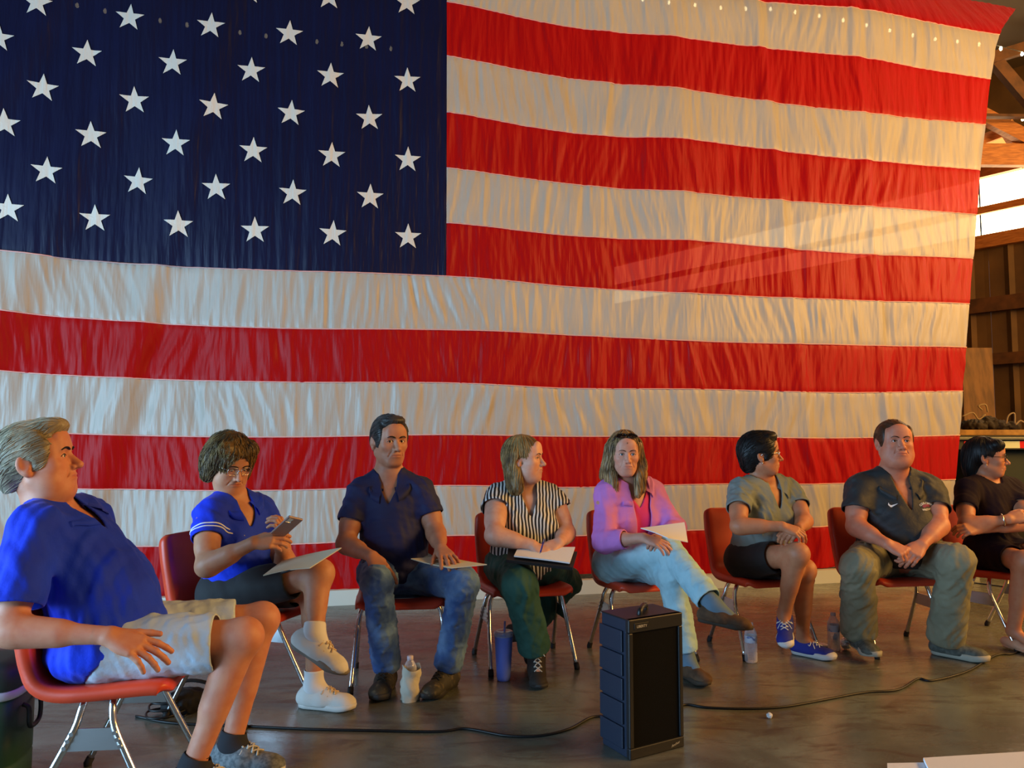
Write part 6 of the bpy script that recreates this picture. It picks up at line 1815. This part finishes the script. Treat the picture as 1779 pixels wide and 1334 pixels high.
# small litter
def blob(name, px, py, r, m, label, cat, seed, flat=1.0):
    c = floor_at(px, py); V, Fq = nets([EL(c + V3(0, 0, r * .8 * flat), (r, r, r * flat), None, 0)], r / 5, wrinkle(seed, r * .35, r * .9, sharp=.8))
    V[:, 2] -= V[:, 2].min() if len(V) else 0
    tag(obj(name, mesh_np(name, V, Fq, False), m), label, cat)
blob('paper_scrap', 1337, 1248, .011, M_PAPER, 'tiny white scrap on the bare floor right of the loudspeaker', 'scrap', 5)
blob('foil_wrapper', 1470, 1128, .028, mat('silver_foil', (.75, .77, .78), .3, metal=.7), 'crumpled silver wrapper beside the grey shoe', 'wrapper', 6)
c = floor_at(1428, 1122); tag(obj('jar_lid', polys_mesh('jar_lid', [lathe([(.030, 0), (.034, .002), (.034, .010), (.030, .012)], 24, c)]), M_CAPW), 'white round lid on the floor left of the second water bottle', 'lid')

# ------------------------------------------------------------------ papers on a small stool in the near right corner
tz = .62
def tp(px, py): return at_z(px, py, tz)
q0 = tp(1600, 1317); q1 = tp(1800, 1303)
stool_c = (tp(1610, 1420) + tp(1800, 1420)) / 2
st = root_at('side_table', (float(stool_c[0]), float(stool_c[1]), 0), 'small low table under the papers in the near right corner', 'table')
bm = bmesh.new(); bmesh.ops.create_cone(bm, cap_ends=True, segments=32, radius1=.15, radius2=.15, depth=.02, matrix=Matrix.Translation((float(stool_c[0]), float(stool_c[1]), tz - .018)))
adopt(obj('table_top', mesh_bm('table_top', bm), M_WOOD_OLD), st)
for a in (.4, 1.97, 3.54, 5.11):
    adopt(tube('leg', [stool_c + V3(.11 * math.cos(a), .11 * math.sin(a), -.028), np.array([stool_c[0] + .15 * math.cos(a), stool_c[1] + .15 * math.sin(a), 0])], .012, M_BLACKP), st)
tag(sheet('paper_pad', [tp(1645, 1400) , tp(1860, 1400), tp(1800, 1304), tp(1604, 1316)], M_PAPER, .006, .0, curl=0), 'thick pad of white paper, topmost in the near right corner', 'paper')
tag(sheet('loose_paper', [tp(1545, 1400) - V3(0, 0, .008), tp(1680, 1400) - V3(0, 0, .008), tp(1660, 1316) - V3(0, 0, .008), tp(1541, 1318) - V3(0, 0, .008)], M_PAPER, .002, .0), 'white sheet showing under the pad in the near right corner', 'paper')

# ------------------------------------------------------------------ flatbed trailer, straps and board past the flag's edge
TX0, TX1, TY0, TY1, TZ = 4.35, 7.2, 7.55, 8.45, 1.30
tr = root_at('flatbed_trailer', (5.7, 8.0, 0), 'dark flatbed trailer with wooden deck behind the flag edge at right', 'trailer')
M_DECK = mat('trailer_deck_wood', LP(176, 134, 66), .7, noise=(10, LP(130, 94, 44), .4, .7)); M_DARKSTEEL = mat('dark_trailer_steel', LP(34, 36, 34), .55); M_TARP = mat('dark_green_panel', LP(36, 48, 42), .6)
def tbox(nm, lo, hi, m, bev=.004):
    bm = bmesh.new(); box_bm(bm, lo, hi, bevel=bev); return adopt(obj(nm, mesh_bm(nm, bm), m), tr)
for i in range(6):
    y = TY0 + i * (TY1 - TY0) / 6; tbox('deck_plank', (TX0, y + .004, TZ - .055), (TX1, y + (TY1 - TY0) / 6 - .004, TZ), M_DECK)
tbox('side_rail', (TX0, TY0 + .01, TZ - .20), (TX1, TY0 + .07, TZ - .058), M_DARKSTEEL); tbox('side_rail', (TX0, TY1 - .07, TZ - .20), (TX1, TY1 - .01, TZ - .058), M_DARKSTEEL)
tbox('rub_rail', (TX0, TY0 - .03, TZ - .10), (TX1, TY0 + .008, TZ - .075), mat('worn_steel_rail', LP(120, 124, 116), .4, metal=.6))
M_TAPER = mat('red_reflective', LP(220, 26, 20), .35); M_TAPEW = mat('white_reflective', LP(225, 232, 190), .35)
x = 4.55; k = 0
while x < TX1 - .3:
    tbox('reflective_tape', (x, TY0 + .004, TZ - .185), (x + .28, TY0 + .010, TZ - .115), M_TAPER if k % 2 == 0 else M_TAPEW, 0); x += .28; k += 1
tbox('tool_box', (TX0 + .3, TY0 + .12, .42), (TX1 - .3, TY1 - .15, TZ - .21), M_TARP, .02)
for cx in (4.9, 6.6):
    for cy in (TY0 + .08, TY1 - .30):
        V, Fs = lathe([(.10, 0), (.30, .0), (.36, .04), (.36, .18), (.30, .22), (.10, .22)], 28)
        V = [(cx + a, cy + c, .36 + b) for a, b, c in V]
        adopt(obj('wheel', polys_mesh('wheel', [(V, Fs)]), M_RUBBER), tr)
# strap heap on the deck
M_STRAP = mat('dark_webbing', LP(46, 38, 30), .8); M_STRAPL = mat('pale_webbing', LP(150, 130, 96), .8)
def on_deck(px, y): 
    p = at(px, 740, y / SCL); p[2] = TZ; return p
rs = random.Random(5)
for i, (px, w, hgt) in enumerate(((1694, .13, .10), (1716, .10, .13), (1733, .12, .09), (1752, .10, .08))):
    c = on_deck(px, 7.85)
    V, Fq = nets([EL(c + V3(0, 0, hgt * .45), (w, .11, hgt * .62), None, 0), CUT(c, (0, 0, -1), .5)], .012, wrinkle(200 + i, .022, .10, sharp=.7))
    tag(obj('strap_bundle', mesh_np('strap_bundle', V, Fq), M_STRAP), ['dark webbing bundle on the trailer deck nearest the flag', 'taller dark webbing bundle, second from the flag on the trailer', 'low dark webbing bundle, third from the flag on the trailer', 'dark webbing bundle on the trailer deck farthest from the flag'][i], 'straps', 'webbing bundles on the trailer')
    pts = [c + V3(rs.uniform(-w, w), rs.uniform(-.12, -.04), hgt * rs.uniform(.5, 1.35)) for _ in range(5)]
for i, pxs in enumerate((((1672, 723), (1690, 717), (1700, 728), (1712, 720)), ((1706, 712), (1700, 705), (1712, 703), (1716, 716)), ((1748, 736), (1752, 722), (1762, 718), (1763, 736)), ((1764, 738), (1772, 731), (1778, 733), (1790, 738)))):
    pts = spline([at(x, y, 7.66 / SCL) for x, y in pxs], 6); pts[:, 2] = np.maximum(pts[:, 2], TZ + .012)
    tag(tube('strap_end', pts, .008, M_STRAPL, seg=6), ['pale strap end curling beside the flag edge', 'pale strap loop on top of the dark bundles', 'pale strap hook over the farthest bundle', 'loose pale strap end lying on the trailer deck'][i], 'strap', 'pale strap ends on the trailer')
# board leaning behind
b0, b1 = on_deck(1676, 8.25), on_deck(1730, 8.25); lean = V3(.10, .16, .93)
M_PLY = mat('brown_board', LP(120, 84, 44), .7, noise=(6, LP(86, 58, 30), .35, .65, (3, 3, .4)))
V = [b0, b1, b1 + lean, b0 + lean]; V += [q + V3(0, .03, 0) for q in V]
tag(obj('wooden_board', polys_mesh('wooden_board', [(V, [(0, 1, 2, 3), (7, 6, 5, 4), (0, 4, 5, 1), (1, 5, 6, 2), (2, 6, 7, 3), (3, 7, 4, 0)])], False), M_PLY), 'tall brown wooden board leaning on the trailer behind the straps', 'board')
